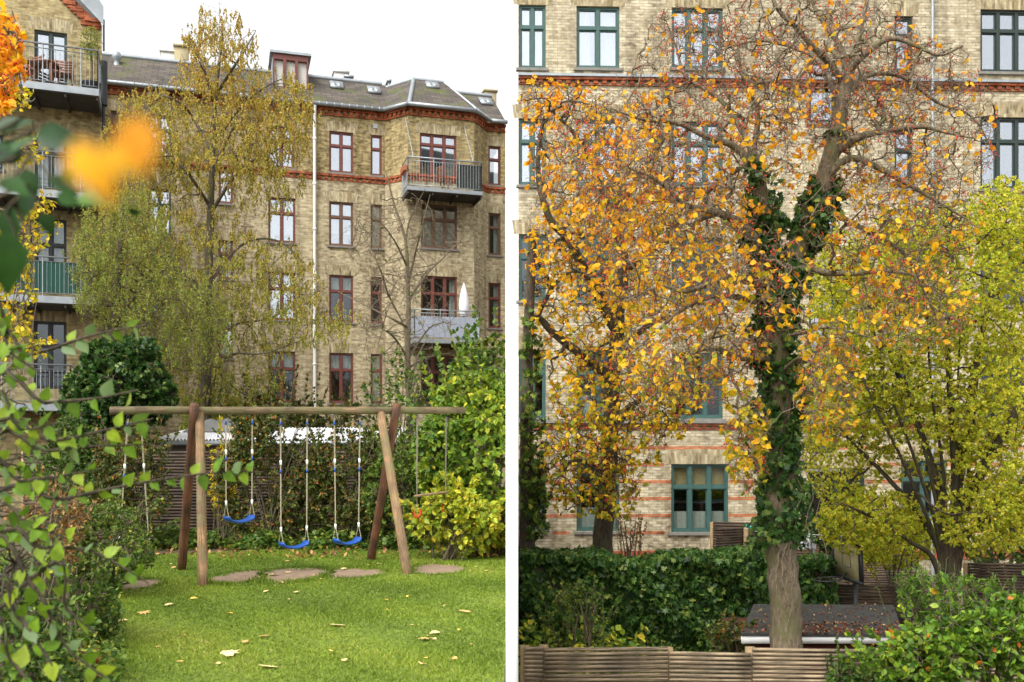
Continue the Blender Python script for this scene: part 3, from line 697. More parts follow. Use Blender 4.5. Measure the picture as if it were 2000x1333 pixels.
# dormer with red brown glazed front
dz0 = at(560,184,37.6)[2]; FD = off(FA,-.9); a,b = hit(FD,533),hit(FD,602); zt = at(560,118,38)[2]
m = MB(); m.fbox(FD,a-.02,b+.02,dz0,zt,-2.2,-.2); m.fbox(FD,a-.12,b+.12,zt+.003,zt+.1,-2.4,.1)
dm = m.build('dormer', M['zinc'], LB); m = MB()
m.fbox(FD,a,b,dz0,dz0+.15,-.19,.02); m.fbox(FD,a,b,zt-.22,zt-.003,-.19,.02)
for k in range(4): x = a+(b-a)*k/3; m.fbox(FD,max(a,x-.06),min(b,x+.06),dz0+.15,zt-.22,-.19,.02)
m.build('frame', M['red_frame'], dm); m = MB(); m.fbox(FD,a+.02,b-.02,dz0+.05,zt-.1,-.18,-.12); m.build('pane', M['curtain'], dm)
# small wall vents
for (x,y,fr) in ((733,247,FA),(758,282,F1 if False else FA),(569,491,FA),(569,640,FA)):
    s_,z_ = hit(fr,x,y); m = MB(); m.fbox(fr,s_-.09,s_+.09,z_-.09,z_+.09,.002,.03); m.build('vent_grille', M['steel'], LB)
# balconies on the bay
def balcony(fr,s0,s1,z,d,h,parent,slabmat='steel',th=.16,screens=(),rl='steel'):
    m = MB(); m.fbox(fr,s0,s1,z-th,z,.004,d); b = m.build('balcony', M[slabmat], parent)
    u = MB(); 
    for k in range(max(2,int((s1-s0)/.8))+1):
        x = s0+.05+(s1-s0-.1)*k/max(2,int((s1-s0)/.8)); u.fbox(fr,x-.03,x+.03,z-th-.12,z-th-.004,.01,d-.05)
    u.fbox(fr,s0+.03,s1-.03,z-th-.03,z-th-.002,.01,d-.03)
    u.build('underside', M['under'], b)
    railing(fr,s0+.03,s1-.03,z,h,d-.03,b,rl)
    for (x0,x1,y0,y1,dd,mt,side) in screens:
        q = MB()
        O,D_,Nn = fr
        if side == 0:
            n = int((x1-x0)/.07); us = np.linspace(x0,x1,n+1); dp = dd+.012*np.sin(np.arange(n+1)*2.2)
            lo = np.stack([O[0]+D_[0]*us+Nn[0]*dp,O[1]+D_[1]*us+Nn[1]*dp,np.full(n+1,z+y0)],-1); hi = lo+[0,0,y1-y0]; i = np.arange(n); q.add(np.concatenate([lo,hi]),np.stack([i,i+1,i+n+2,i+n+1],-1))
        else: q.fbox(fr,x0-.006,x0+.006,z+y0,z+y1,.05,dd)
        q.build('screen', M[mt], b)
    return b
b0,b1 = hit(off(FB,1.2),795),hit(off(FB,1.2),942); bz = at(870,372,36.3)[2]
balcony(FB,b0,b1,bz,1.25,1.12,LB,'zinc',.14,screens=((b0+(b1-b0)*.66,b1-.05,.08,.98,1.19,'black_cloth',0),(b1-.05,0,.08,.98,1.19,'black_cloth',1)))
for x in (b0+.25,b1-.35):
    m = MB(); m.tube([P3(FB,x,bz+1.1,1.18),P3(FB,x-.1,EZ-.5,.02)],.014,5); m.build('tie_rod', M['steel'], LB)
c0,c1 = hit(off(FB,1.2),808),hit(off(FB,1.2),938); cz = at(870,664,36.3)[2]
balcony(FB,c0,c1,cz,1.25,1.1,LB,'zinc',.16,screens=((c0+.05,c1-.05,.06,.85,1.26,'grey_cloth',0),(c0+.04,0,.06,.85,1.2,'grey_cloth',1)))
# flower box and furniture on the upper bay balcony
m = MB(); m.fbox(FB,b0-.12,b0+.0,bz+.62,bz+.82,.35,1.15); fb = m.build('flower_box', M['terracotta'], origin=P3(FB,b0,bz+.6,.7)); tag(fb,'terracotta flower box hung on the left end of the upper bay balcony rail','flower box')
def folding_chair(loc, rz, mat, label, cat='chair', s=1.0, group=None):
    t = thing('folding_chair', loc, label, cat, group); o = np.array(loc,float)
    c,s_ = math.cos(rz),math.sin(rz); Rm = np.array([[c,-s_,0],[s_,c,0],[0,0,1]])
    def bx(mb,p,sz,tilt=0):
        Rt = Rm@np.array([[1,0,0],[0,math.cos(tilt),-math.sin(tilt)],[0,math.sin(tilt),math.cos(tilt)]]); mb.box(o+Rm@(np.array(p)*s),np.array(sz)*s,Rt)
    m = MB(); [bx(m,(0,-.18+.075*k,.45),(.42,.06,.018)) for k in range(6)]; m.build('seat', M[mat], t)
    m = MB(); [bx(m,(0,.24+.02*k,.55+.075*k),(.42,.016,.055),-.22) for k in range(6)]
    [bx(m,(x,.26,.70),(.03,.03,.52),-.22) for x in (-.22,.22)]; m.build('backrest', M[mat], t)
    for x in (-.22,.22):
        for tl,y in ((.42,0),(-.42,.02)):
            m = MB(); bx(m,(x,y,.23),(.028,.03,.5),tl); m.build('leg', M[mat], t)
    return t
ang = math.atan2(FA[1][1],FA[1][0])
folding_chair(P3(FB,b0+(b1-b0)*.55,bz,.6),ang+1.9,'chairwood','small slatted folding chair behind the rail of the upper bay balcony')
# folded white parasol on the lower bay balcony
pb = P3(FB,hit(off(FB,.8),906),cz,.8); t = thing('parasol', pb, 'closed white parasol standing on the lower bay balcony', 'parasol')
m = MB(); m.tube([pb,pb+[0,0,2.3]],.02,6); m.build('pole', M['steel'], t)
m = MB(); m.tube([pb+[0,0,.95],pb+[.02,0,1.1],pb+[0,0,1.5],pb+[0,0,1.9],pb+[0,0,2.25]],[.13,.21,.2,.13,.02],9); m.build('canopy', M['cloth'], t, smooth=True)
m = MB(); m.tube([pb,pb+[0,0,.09]],[.25,.2],10,True); m.build('base', M['steel'], t)

# ================================================================== gabled wing with balconies at far left
FW,LW = frame_of((-21.48,25.75),(-12.55,29.))
WB = thing('apartment_wing', (-16,29,0), 'yellow brick gabled wing with stacked steel balconies at the left edge', 'building')
wx = lambda px: hit(FW,px)
sE = wx(199); vz = lambda py, px=150: hit(FW,px,py)[1]
ops = []
wins = [(67,131,62,168,'balcony_door'),(68,130,263,370,'balcony_door'),(68,130,428,568,'balcony_door'),(66,130,628,760,'balcony_door'),(-40,-4,80,160,'window'),(-40,6,262,330,'window')]
for x0,x1,y0,y1,nm in wins: ops.append(rect(FW,x0,y0,x1,y1))
m = MB(); wall(m,FW,0,sE,-.3,vz(42),ops); xa = wx(140)
m.quad(P3(FW,0,vz(42)),P3(FW,sE-.12,vz(42)),P3(FW,xa,vz(-6)),P3(FW,0,vz(-6)),uv=[(0,vz(42)),(sE,vz(42)),(xa,vz(-6)),(0,vz(-6))])
m.quad(P3(FW,0,vz(-6)),P3(FW,xa,vz(-6)),P3(FW,xa-1.2,vz(-70)),P3(FW,0,vz(-70)),uv=[(0,vz(-6)),(xa,vz(-6)),(xa-1.2,vz(-70)),(0,vz(-70))])
m.quad(P3(FW,sE,-.3),np.array([-15.6,36,-.3]),np.array([-15.6,36,vz(42)]),P3(FW,sE,vz(42)),uv=[(0,0),(7,0),(7,vz(42)),(0,vz(42))])
m.build('wall', M['brick_wing'], WB)
m = MB(); m.fbox(FW,.2,sE-.3,-.3,vz(60),-.75,-.7); m.build('interior_shade', M['interior_shade'], WB)
for k,((x0,x1,y0,y1,nm),rc) in enumerate(zip(wins,ops)):
    window(FW,rc,WB,'dkgreen_frame' if k<2 or k>3 else 'dkmetal','glass' if k not in (2,3,1) else 'glass_low',ncol=2,tr=0 if k in (0,) else .36,cur=() if k==0 or k>3 or k==3 else ((.02,.98,.02,.99,'curtain'),),sill=None if k<4 else 'stone',name=nm)
# verge: stepped red brick under a zinc coping
m = MB(); 
pa,pc = np.array([wx(138),vz(0)]),np.array([wx(192),vz(46)])
for k in range(9):
    q = pa+(pc-pa)*(k/8); m.fbox(FW,q[0]-.30,q[0]+.06,q[1]-.10,q[1]+.05,.003+.002*(k%2),.05+.02*(k%2))
m.fbox(FW,wx(158),sE-.02,vz(48),vz(41),.004,.08); m.fbox(FW,wx(166),sE-.02,vz(41)+.003,vz(34),.004,.14)
m.build('verge', M['brick_red'], WB)
m = MB(); A0,A1 = P3(FW,wx(150),vz(-10),.2),P3(FW,wx(203),vz(40),.2); m.quad(A0,A1,A1+[0,0,.45],A0+[.2,0,.6]); m.quad(A0+[.2,0,.6],A1+[0,0,.45],A1+[-3.3,6,.45],A0+[-3.3,6,.6]); m.quad(A0,A0+[0,-.0,-.12],A1+[0,0,-.12],A1)
B0 = A0+(A0-A1)*3; m.quad(B0,A0,A0+[.2,0,.6],B0+[.2,0,.6]); m.build('roof', M['zinc'], WB)
m = MB(); s = wx(203); m.tube([P3(FW,s,vz(34),.1),P3(FW,s+.0,vz(95),.08)],.03,6); m.tube([P3(FW,s,vz(118),.16),P3(FW,s,vz(204),.16)],.12,8); m.tube([P3(FW,s,vz(204),.16),P3(FW,s,0,.16)],.05,8); m.build('downpipe', M['dkmetal'], WB, smooth=True)
FWd = off(FW,1.5); bs1 = hit(FWd,193)
for k,(yt,yr,scr) in enumerate(((172,98,None),(378,302,None),(582,515,'teal_cloth'),(790,728,None))):
    z = EYE+(HZ-yt)/FPX*27.5; s0b = 1.0; e = bs1 if k!=3 else hit(FWd,140)
    sc = ((s0b,e-.04,.1,1.0,1.47,scr,0),) if scr else ()
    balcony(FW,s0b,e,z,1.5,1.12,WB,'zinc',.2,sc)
    if k == 0: zb1 = z
    if k == 3: zb4 = z
# furniture and potted olive on the top balcony
gch = 'wooden chairs on the top left balcony'
folding_chair(P3(FW,hit(off(FW,.8),122),zb1,.8),.3,'chairwood','brown slatted wooden chair on the top left balcony, right of the table',s=1.15,group=gch)
folding_chair(P3(FW,hit(off(FW,.8),52),zb1,.8),-.5,'chairwood','brown slatted wooden chair on the top left balcony, left of the table',s=1.15,group=gch)
tb = P3(FW,hit(off(FW,.9),84),zb1,.9); t = thing('balcony_table', tb, 'small brown wooden table between the chairs on the top left balcony', 'table')
m = MB(); m.box(tb+[0,0,.74],(.8,.6,.04)); m.build('tabletop', M['chairwood'], t)
for x in (-.34,.34):
    for y in (-.24,.24): m = MB(); m.box(tb+[x,y,.36],(.05,.05,.72)); m.build('leg', M['chairwood'], t)
pb = P3(FW,hit(off(FW,.7),178),zb1,.7)
t,_,_ = plant('potted_olive','slender grey-green olive tree in a black pot on the top left balcony','potted tree',pb,
    [(np.array([pb+[0,0,.35],pb+[.02,0,.9],pb+[-.02,0,1.5],pb+[0,0,2.0]]),.035,.015)],[(178,80,24,30,28.2,.4,1),(178,105,14,15,28.2,.3,.4)],
    [dict(n=40,r0=.012,r1=.005,seg=4,amp=.3),dict(n=260,r0=.005,r1=.002,seg=3,amp=.3,k=3)],'l_willow',.07,7,T_LONG,None,droop=.2)
m = MB(); m.tube([pb,pb+[0,0,.4],pb+[0,0,.42]],[.22,.28,.29],14,True); m.build('pot', M['dkmetal'], t, smooth=True)

# ================================================================== right apartment building (green windows)
FR,LR = frame_of((.166,25.0),(14.9,25.55))
RB = thing('apartment_house', (7,25.3,LOW), 'pale yellow brick apartment block with green windows and red brick stripes', 'building')
rx = lambda px: hit(FR,px); rz = lambda px,py: hit(FR,px,py)[1]
W2 = []
def aw(x0,x1,y0,y1,**k): 
    rc = rect(FR,x0,y0,x1,y1); W2.append((rc,k))
G = dict(fm='teal_frame'); DG = dict(fm='dkgreen_frame')
lo = dict(gm='glass_low')
rowsR = {4:(10,134),3:(232,362),2:(458,588),1:(684,818),0:(907,1038)}
for r_,(a,b) in rowsR.items():
    bright = r_ >= 3
    aw(1013.5,1066,a,b,ncol=2,gm='glass' if bright else 'glass_low',cur=cw(.0) if r_==4 else (((.02,.98,.02,.45,'curtain'),) if r_ in (0,) else ()),**G)
    aw(1126,1210,a+3 if r_==4 else a,b,ncol=2,gm='glass' if bright else 'glass_low',cur=((.02,.36,.02,.98,'curtain'),(.55,.98,.02,.98,'curtain')) if r_==4 else (((.02,.98,.02,.35,'curtain'),) if r_<2 else ()),**G)
    if r_ == 0: aw(1311,1423,a,1040,ncol=3,gm='glass_low',cur=((.02,.98,.66,.99,'blind'),(.02,.98,.03,.30,'curtain')),**G)
    else: aw(1312,1412,a+6,b,ncol=3,gm='glass' if bright else 'glass_low',cur=((.02,.25,.02,.98,'curtain'),) if r_ in (4,2) else (),**G)
    if r_ >= 1:
        aw(1915,2060,a+10 if r_==4 else a-2,b+8,ncol=4,tr=.33,gm='glass' if bright else 'glass_low',**DG)
        aw(1747,1783,a+22,b+6,ncol=1,gm='glass' if bright else 'glass_low',**DG)
for a in (118,342,568,794): aw(1580,1634,a,a+122,ncol=1,gm='glass',tr=.38,**DG)
aw(1760,1850,900,1010,ncol=2,gm='glass_low',**G)
aw(1578,1690,915,1075,ncol=2,tr=.2,gm='glass_low',sill=None,name='entrance_door',**DG)
STR = rz(1350,832)
topm, lowm = MB(), MB(); OP = [w_[0] for w_ in W2]; TOPZ = 15.6
wall(topm,FR,0,LR,STR,TOPZ,OP); wall(lowm,FR,0,LR,LOW-.2,STR,OP)
E1 = np.array([.25,29.5])
for mm,a,b in ((topm,STR,TOPZ),(lowm,LOW-.2,STR)):
    mm.quad([*E1,a],[*FR[0],a],[*FR[0],b],[*E1,b],uv=[(0,a),(11,a),(11,b),(0,b)])
    q = pt(FR,LR); mm.quad([*q,a],[q[0],29.5,a],[q[0],29.5,b],[*q,b],uv=[(0,a),(11,a),(11,b),(0,b)])
lowm.quad([q[0],29.5,LOW],[*E1,LOW],[*E1,TOPZ],[q[0],29.5,TOPZ],uv=[(0,LOW),(14,LOW),(14,TOPZ),(0,TOPZ)])
topm.build('wall', M['brick_pale'], RB); lowm.build('ground_floor_wall', M['brick_pale'], RB)
m = MB(); m.fbox(FR,.3,LR-.1,LOW,TOPZ-.2,-.85,-.8); m.build('interior_shade', M['interior_shade'], RB)
for rc,k in W2: window(FR,rc,RB,thick=.06,**k)
cornice(FR,0,LR,STR+.06,RB,h=.16,proud=.05,ledge='stone'); cornice(FR,0,LR,rz(1500,158),RB,h=.20,proud=.07,ledge='zinc')
m = MB()
for y in (876,908,942,975,1008,1041):
    z = rz(1250,y); z = round(z/.075)*.075
    segs = []; cur0 = 0.0
    for rc in sorted([r_ for r_ in OP if r_[2]-.35 < z < r_[3]+.42], key=lambda r_: r_[0]):
        lint = z > rc[3]-.02 or z < rc[2]
        a_,b_ = (rc[0]-.18,rc[1]+.18) if lint else (rc[0],rc[1])
        if a_ > cur0: segs.append((cur0,a_))
        cur0 = max(cur0,b_)
    segs.append((cur0,LR))
    for a_,b_ in segs: m.fbox(FR,a_,b_,z-.042,z+.042,-.02,.004)
m.build('brick_stripe', M['brick_stripe'], RB)
m = MB(); z = rz(1250,1076); m.fbox(FR,0,LR,z-.25,z,.002,.035,vert=True); m.build('plinth_course', M['brick_red'], RB)
m = MB(); m.quad(P3(FR,0,TOPZ,.35),P3(FR,LR,TOPZ,.35),P3(FR,LR,TOPZ+1.5,-2.2),P3(FR,0,TOPZ+1.5,-2.2)); m.quad(P3(FR,LR,TOPZ+1.5,-2.2),np.array([14.9,29.6,TOPZ]),np.array([.25,29.6,TOPZ]),P3(FR,0,TOPZ+1.5,-2.2)); m.build('roof', M['slate'], RB)
m = MB(); s = rx(1818); m.tube([P3(FR,s,TOPZ-.1,.1),P3(FR,s,LOW,.1)],.045,8); m.build('downpipe', M['zinc'], RB, smooth=True)

# ================================================================== log fences
def log_fence(pts, ztop, zbot, label, mat='log', panel=1.2, row=.043, post=True, joints=None, rnd_tilt=.01):
    """pts: ground polyline (x,y); panels of thin horizontal half logs between square posts"""
    pts = [np.array(p,float) for p in pts]
    root = thing('log_fence', (pts[0][0],pts[0][1],zbot), label, 'fence')
    for p,q in zip(pts[:-1],pts[1:]):
        L = np.linalg.norm(q-p); n = max(1,round(L/panel)); D = (q-p)/L; Nn = np.array([D[1],-D[0]])
        for k in range(n):
            a = p+(q-p)*k/n; b = p+(q-p)*(k+1)/n; mb = MB(); h = ztop+rng.normal()*.012; tilt = rng.normal()*rnd_tilt; z = zbot+.03
            prou = .012 if k%2 else 0
            while z < h:
                r = row/2*rng.uniform(.92,1.08); m_ = 5
                t = np.linspace(0,1,m_)[:,None]; x = a+(b-a)*(t*.985+.007); jit = rng.normal(size=m_)*.003
                P = np.concatenate([x+Nn*(prou+rng.normal()*.004), (z+tilt*(t-.5)*(z-zbot)+.3*jit[:,None])],1)
                mb.tube(P, r*np.linspace(rng.uniform(.85,1.05),rng.uniform(.85,1.05),m_), 7, True); z += row
            mb.build('panel', M[mat], root, smooth=True)
            if post:
                c = a-Nn*.06; m = MB(); m.box((c[0],c[1],(h+zbot)/2-.01),(.09,.07,h-zbot+.04)); m.build('post', M['logend'], root)
    return root
def fx(px,D): return ((px-1000)/FPX*D, D)
log_fence([(.12,9.45),fx(1062,9.42),fx(1306,9.4),fx(1468,9.38),fx(1690,9.35),(5.2,9.3),(6.4,9.28)], -.19, -1.65, 'long low fence of thin horizontal logs along the bottom of the right garden')
log_fence([(-9.6,18.6),(-.2,18.9)], 1.72, 0, 'dark log fence behind the swing under the white corrugated roof', 'log_dark', 1.8, .062)
log_fence([fx(1500,21),fx(1400,19.6)], .12, -1.65, 'side run of log fence below the teal ground floor window, left of the ivy trunk','log_dark',1.3,.055)
log_fence([fx(1392,21.6),fx(1790,21.4)], .10, -1.65, 'far log fence behind the cyan clothes dryer','log_dark',1.5,.055)
log_fence([fx(1636,15.3),fx(1812,15.0)], -.38, -1.65, 'dark log fence behind the basketball backboard pole','log_dark',1.4,.05)
log_fence([fx(1890,16.5),fx(2090,16.2)], -.2, -1.65, 'dark log fence at the right edge behind the many-stemmed shrub','log_dark',1.4,.05)
log_fence([fx(1868,12.4),fx(1990,10.8),fx(2080,10.6)], -.62, -1.65, 'slanting grey log fence panels behind the green bush at lower right','log',1.1,.045)

# ================================================================== swing frame
def bpt(px, dy=0):       # point on the beam axis under a column of the photograph
    a = (px-1000)/FPX; x0,y0,dx_,dy_ = -4.33,13.05,2.49,1.35
    t = (a*y0-x0)/(dx_-a*dy_); y = y0+dy_*t; return np.array([x0+dx_*t, y, 2.312+.055*t])
B0,B1 = bpt(215),bpt(907); bd = unit(B1-B0); bn = np.array([bd[1],-bd[0],0])      # bn points to the camera side
SF = thing('swing_stand', (-3.1,13.8,0), 'wooden log swing frame with one long crossbeam on two splayed pairs of legs', 'swing frame')
m = MB(); t_ = np.linspace(0,1,14); m.tube(np.array([B0+(B1-B0)*t+rng.normal(size=3)*.002 for t in t_]), .0545+rng.normal(size=14)*.001, 16, True); bm_ = m.build('crossbeam', M['swingwood'], SF, smooth=True)
def leg(top, foot, mat, r=.062):
    m = MB(); n = 12; t_ = np.linspace(0,1,n); top=np.array(top,float); foot=np.array(foot,float)
    P = np.array([top+(foot-top)*t for t in t_])+rng.normal(size=(n,3))*.0018
    m.tube(P, r*np.linspace(.97,1.06,n), 16, True); return m.build('leg', M[mat], SF, smooth=True)
c = bpt(377); leg(c+bn*.115+[0,0,.085], (-4.88,13.98,-.05), 'legdark', .062)
c = bpt(390); leg(c+[.0,0,-.04], (-4.02,12.34,-.05), 'legpale', .062)
c = bpt(770); leg(c+bn*.115+[0,0,.09], (-2.27,15.2,-.05), 'legdark', .064)
c = bpt(743); leg(c+[0,0,-.04], (-1.48,13.5,-.05), 'legpale', .066)
for c in (bpt(377)+bn*.18, bpt(770)+bn*.18): 
    m = MB(); m.tube([c+[0,0,.01],c+bn*.012+[0,0,.01]],.016,8,True); m.build('bolt', M['dkmetal'], SF)
# swings
def swing_seat_mesh(c, ex, wd=.43):
    ey = np.array([-ex[1],ex[0],0]); ez = np.array([0,0,1.]); V = []; n = 17; prof = 10
    for i in range(n):
        u = i/(n-1)*2-1; sag = .055*(u*u)-.0; lift = .045*max(0,(abs(u)-.8)/.2)**.6
        hw = .085*(1-.12*u*u)+(.02 if abs(u)>.82 else 0); th = .021+(.012 if abs(u)>.82 else 0)
        if i in (0,n-1): hw *= .8; th *= .6
        for k in range(prof):
            a = 2*math.pi*k/prof; y = np.sign(math.cos(a))*abs(math.cos(a))**.6*hw; z = np.sign(math.sin(a))*abs(math.sin(a))**.6*th
            V.append(c+ex*u*wd/2+ey*y+ez*(z+sag+lift*.4))
    F = [[i*prof+k,i*prof+(k+1)%prof,(i+1)*prof+(k+1)%prof,(i+1)*prof+k] for i in range(n-1) for k in range(prof)]
    m = MB(); m.add(V,F); m.f.append((np.arange(prof)[None,::-1],None,None)); m.f.append((np.arange(prof)[None]+(n-1)*prof,None,None)); return m
def swing(pxl, pxr, zseat, label, tw=.25, order=0):
    a,b = bpt(pxl),bpt(pxr); c = (a+b)/2; root = thing('swing', (c[0],c[1],zseat), label, 'swing', 'blue plastic swings hanging from the wooden frame')
    ex = unit((b-a)*[1,1,0]); ca,sa = math.cos(tw),math.sin(tw); ex2 = np.array([ex[0]*ca-ex[1]*sa, ex[0]*sa+ex[1]*ca, 0])
    cs = np.array([c[0],c[1],zseat]); st = swing_seat_mesh(cs,ex2).build('seat', M['blue'], root, smooth=True)
    for sg,tp in ((-1,a),(1,b)):
        e = cs+ex2*sg*.205; zt = tp[2]-.06; z1 = zseat+.27; mid = e+(tp-e)*((z1-zseat)/(tp[2]-zseat))
        m = MB(); top = np.array([tp[0],tp[1],zt-.05]); L = zt-zseat
        for o_ in (-.006,.006): m.tube([top+bd*o_,mid+bd*o_*.5],.0055,5)
        for o_ in (-.07,.07):
            ey = np.array([-ex2[1],ex2[0],0]); m.tube([mid,e+ey*o_+[0,0,.06]],.005,5)
        rp = m.build('rope', M['rope'], root)
        for f_ in (.60,.0): q = mid+(top-mid)*f_; m = MB(); m.tube([q+[0,0,-.035],q+[0,0,.035]],.016,8,True); m.build('rope_clamp', M['white_paint'], rp)
        for f_ in (.52,.95): q = mid+(top-mid)*f_; m = MB(); m.tube([q+[0,0,-.028],q+[0,0,.028]],.014,8,True); m.build('rope_ring', M['blue'], rp)
        m = MB(); th = np.linspace(0,2*math.pi,13); m.tube([np.array([tp[0],tp[1],zt-.03])+bd*.016*math.cos(x)+np.array([0,0,.028*math.sin(x)]) for x in th],.0045,5); m.tube([tp+[0,0,-.02],tp+[0,0,-.075]],.007,6); m.build('hook', M['dkmetal'], root)
    return root
swing(441,493,.76,'blue plastic swing hanging highest, next to the left pair of legs',.35)
swing(548,600,.36,'blue plastic swing in the middle of the three between the legs',.22)
swing(653,703,.375,'blue plastic swing nearest the right pair of legs',.3)
swing(250,275,.33,'blue plastic swing beyond the left legs, its seat half hidden by the rose bushes',.2)
# trapeze with two red rings
a,b = bpt(815),bpt(872); TZ = thing('trapeze', ((a+b)/2)*[1,1,0]+[0,0,1.1], 'wooden trapeze bar with two red rings hanging at the right end of the swing frame', 'trapeze')
D_ = b[1]; zb = EYE+(HZ-966)/FPX*D_
e1 = np.array([a[0]+.02,a[1]-.25,zb+.0]); e2 = np.array([b[0]-.02,b[1]+.1,zb+.03]); dd = unit(e2-e1)
m = MB(); m.tube([e1-dd*.06,e1,(e1+e2)/2,e2,e2+dd*.06],.021,9,True); m.build('bar', M['legpale'], TZ, smooth=True)
for tp,e in ((a,e1),(b,e2)):
    m = MB(); [m.tube([tp+bd*o_-[0,0,.1],e+dd*o_+[0,0,.28],e],.0055,5) for o_ in (-.008,.008)]; m.tube([e,e-[0,0,.12]],.006,5)
    [m.tube([e-[0,0,.12],e-[0,0,.21]+bd*o_],.005,5) for o_ in (-.05,.05)]; rp = m.build('rope', M['greyrope'], TZ)
    m = MB(); th = np.linspace(math.pi*.95,math.pi*2.05,14); m.tube([e-[0,0,.22]+bd*.06*math.cos(x)+np.array([0,0,.10*math.sin(x)]) for x in th],.014,8,True); m.build('ring', M['redplastic'], TZ, smooth=True)

# ================================================================== outbuilding with corrugated roof behind the left fence
SH = thing('outbuilding', (-4.4,21,0), 'low shed with a pale corrugated roof behind the dark log fence', 'shed')
x0,x1 = (296-1000)/FPX*20,-.35; n = 420; xx_ = np.linspace(x0,x1,n); zc = .022*np.sin(np.arange(n)*math.pi/2.2)
lo_ = np.stack([xx_,np.full(n,20.),1.97+zc],-1); hi_ = np.stack([xx_,np.full(n,22.6),2.27+zc],-1); i = np.arange(n-1); m = MB(); m.add(np.concatenate([lo_,hi_]), np.stack([i,i+1,i+n+1,i+n],-1)); m.build('roof', M['corr'], SH, smooth=True)
m = MB(); m.tube([(x0,19.95,1.90),(x1,19.95,1.90)],.05,8,True); m.build('gutter', M['zinc'], SH, smooth=True)
m = MB(); m.box(((x0+x1)/2,21.3,.95),(x1-x0-.3,2.3,1.86)); m.build('wall', M['log_dark'], SH)
tpp = MB(); cc_ = at(437,826,22.0); n = 26; V=[]; 
for iy in range(9):
    for ix in range(n): u = ix/(n-1)*2-1; v = iy/8*2-1; V.append(cc_+[u*.75,v*.6,-.22+.30*max(0,(1-u*u)*(1-v*v))**.5*(1+.15*math.sin(u*9+v*5))])
F = [[a_*n+b_,a_*n+b_+1,(a_+1)*n+b_+1,(a_+1)*n+b_] for a_ in range(8) for b_ in range(n-1)]
tpp.add(V,F); tag(tpp.build('tarpaulin', M['tarp'], origin=cc_-[0,0,.2], smooth=True), 'crumpled grey tarpaulin lying on the corrugated shed roof', 'tarpaulin')

# ================================================================== right garden: shed, basketball hoop, dryer
RS = thing('garden_shed', (3.4,12.4,LOW), 'small dark red shed with black felt roof strewn with red berries', 'shed')
A_,B_,C_,E_ = at(1447,1237,11.7),at(1765,1240,11.7),at(1745,1182,13.6),at(1472,1180,13.6)
m = MB(); m.add([A_,B_,C_,E_],[[0,1,2,3]]); th_=[0,0,-.035]; m.add([A_+th_,B_+th_,C_+th_,E_+th_],[[3,2,1,0]]); m.quad(A_+th_,B_+th_,B_,A_); m.quad(E_+th_,A_+th_,A_,E_); m.quad(B_+th_,C_+th_,C_,B_); rfo = m.build('roof', M['felt'], RS)
m = MB(); m.box(((A_[0]+B_[0])/2,11.725,A_[2]-.085),(B_[0]-A_[0]-.02,.025,.095)); m.build('fascia', M['white_paint'], RS)
m = MB(); m.box(((A_[0]+B_[0])/2+.03,12.7,(A_[2]-.14+LOW)/2),(B_[0]-A_[0]-.3,1.7,A_[2]-.14-LOW)); m.build('wall', M['redboard'], RS)
nl = 1100; u = rng.uniform(0,1,nl); v = rng.uniform(0,1,nl)**1.6; keep = (rng.uniform(0,1,nl) < np.where(v<.35,.9,.35)*np.where(u<.25,.35,1)); u,v = u[keep],v[keep]
Pn = (A_*(1-u)[:,None]+B_*u[:,None])*(1-v)[:,None]+(E_*(1-u)[:,None]+C_*u[:,None])*v[:,None]+[0,0,.012]
m = MB(); leaves(m,Pn,.045,T_OVAL,None,.8,rng.uniform(0,1,len(Pn))**1.3,flat=.5); berries(m,Pn[::2]+[0,0,.01],.011); tag(m.build('leaf_litter', M['l_redlit']), 'red berries and dry leaves scattered on the black shed roof', 'litter', kind='stuff')
bq = at(1655,1094,14.5); BK = thing('basketball_hoop', (bq[0]+.12,bq[1]+.05,LOW), 'basketball backboard with hoop on a black pole behind the felt roofed shed', 'basketball hoop')
ex = unit(np.array([.36,-.93,0])); ex = unit(np.array([.14,-1,-.04])); ez = unit(np.array([-.08,.02,1.])); ey = unit(np.cross(ez,ex)); ez = np.cross(ex,ey); Rm = np.stack([ex,ey,ez],1)
m = MB(); m.box(bq,(.80,.03,.56),Rm); bb = m.build('backboard', M['board'], BK)
m = MB()
for p,sz in (((0,0,.29),(.86,.05,.05)),((0,0,-.29),(.86,.05,.05)),((-.41,0,0),(.05,.05,.53)),((.41,0,0),(.05,.05,.53))): m.box(bq+Rm@np.array(p),sz,Rm)
m.build('frame', M['dkmetal'], bb); m = MB()
for sgn in (-1,1):
    for p,sz in (((0,.018*sgn,.10),(.26,.004,.02)),((0,.018*sgn,-.10),(.26,.004,.02)),((-.13,.018*sgn,0),(.02,.004,.18)),((.13,.018*sgn,0),(.02,.004,.18))): m.box(bq+Rm@np.array(p),sz,Rm)
m.build('target_square', M['stone'], bb)
m = MB(); pb = bq+np.array([.16,.1,0]); m.tube([pb+[0,0,-.2],[pb[0],pb[1],LOW]],.04,8,True); m.build('pole', M['dkmetal'], BK)
rc_ = at(1618,1132,14.3); th = np.linspace(0,2*math.pi,25); m = MB(); m.tube([rc_+np.array([.2*math.cos(x),.2*math.sin(x),.02*math.cos(x)]) for x in th],.011,6); m.tube([rc_+[.2,0,.02],bq+[-.02,-.02,-.2]],.014,6); m.build('hoop', M['dkmetal'], BK)
dc = at(1590,1052,19.0); DR = thing('clothes_dryer', (dc[0],dc[1],LOW), 'cyan rotary clothes dryer with white lines beyond the ivy covered trunk', 'clothes dryer')
m = MB(); m.tube([(dc[0],dc[1],LOW),(dc[0],dc[1],dc[2]-.05)],.025,8); m.build('pole', M['steel'], DR)
tips = []
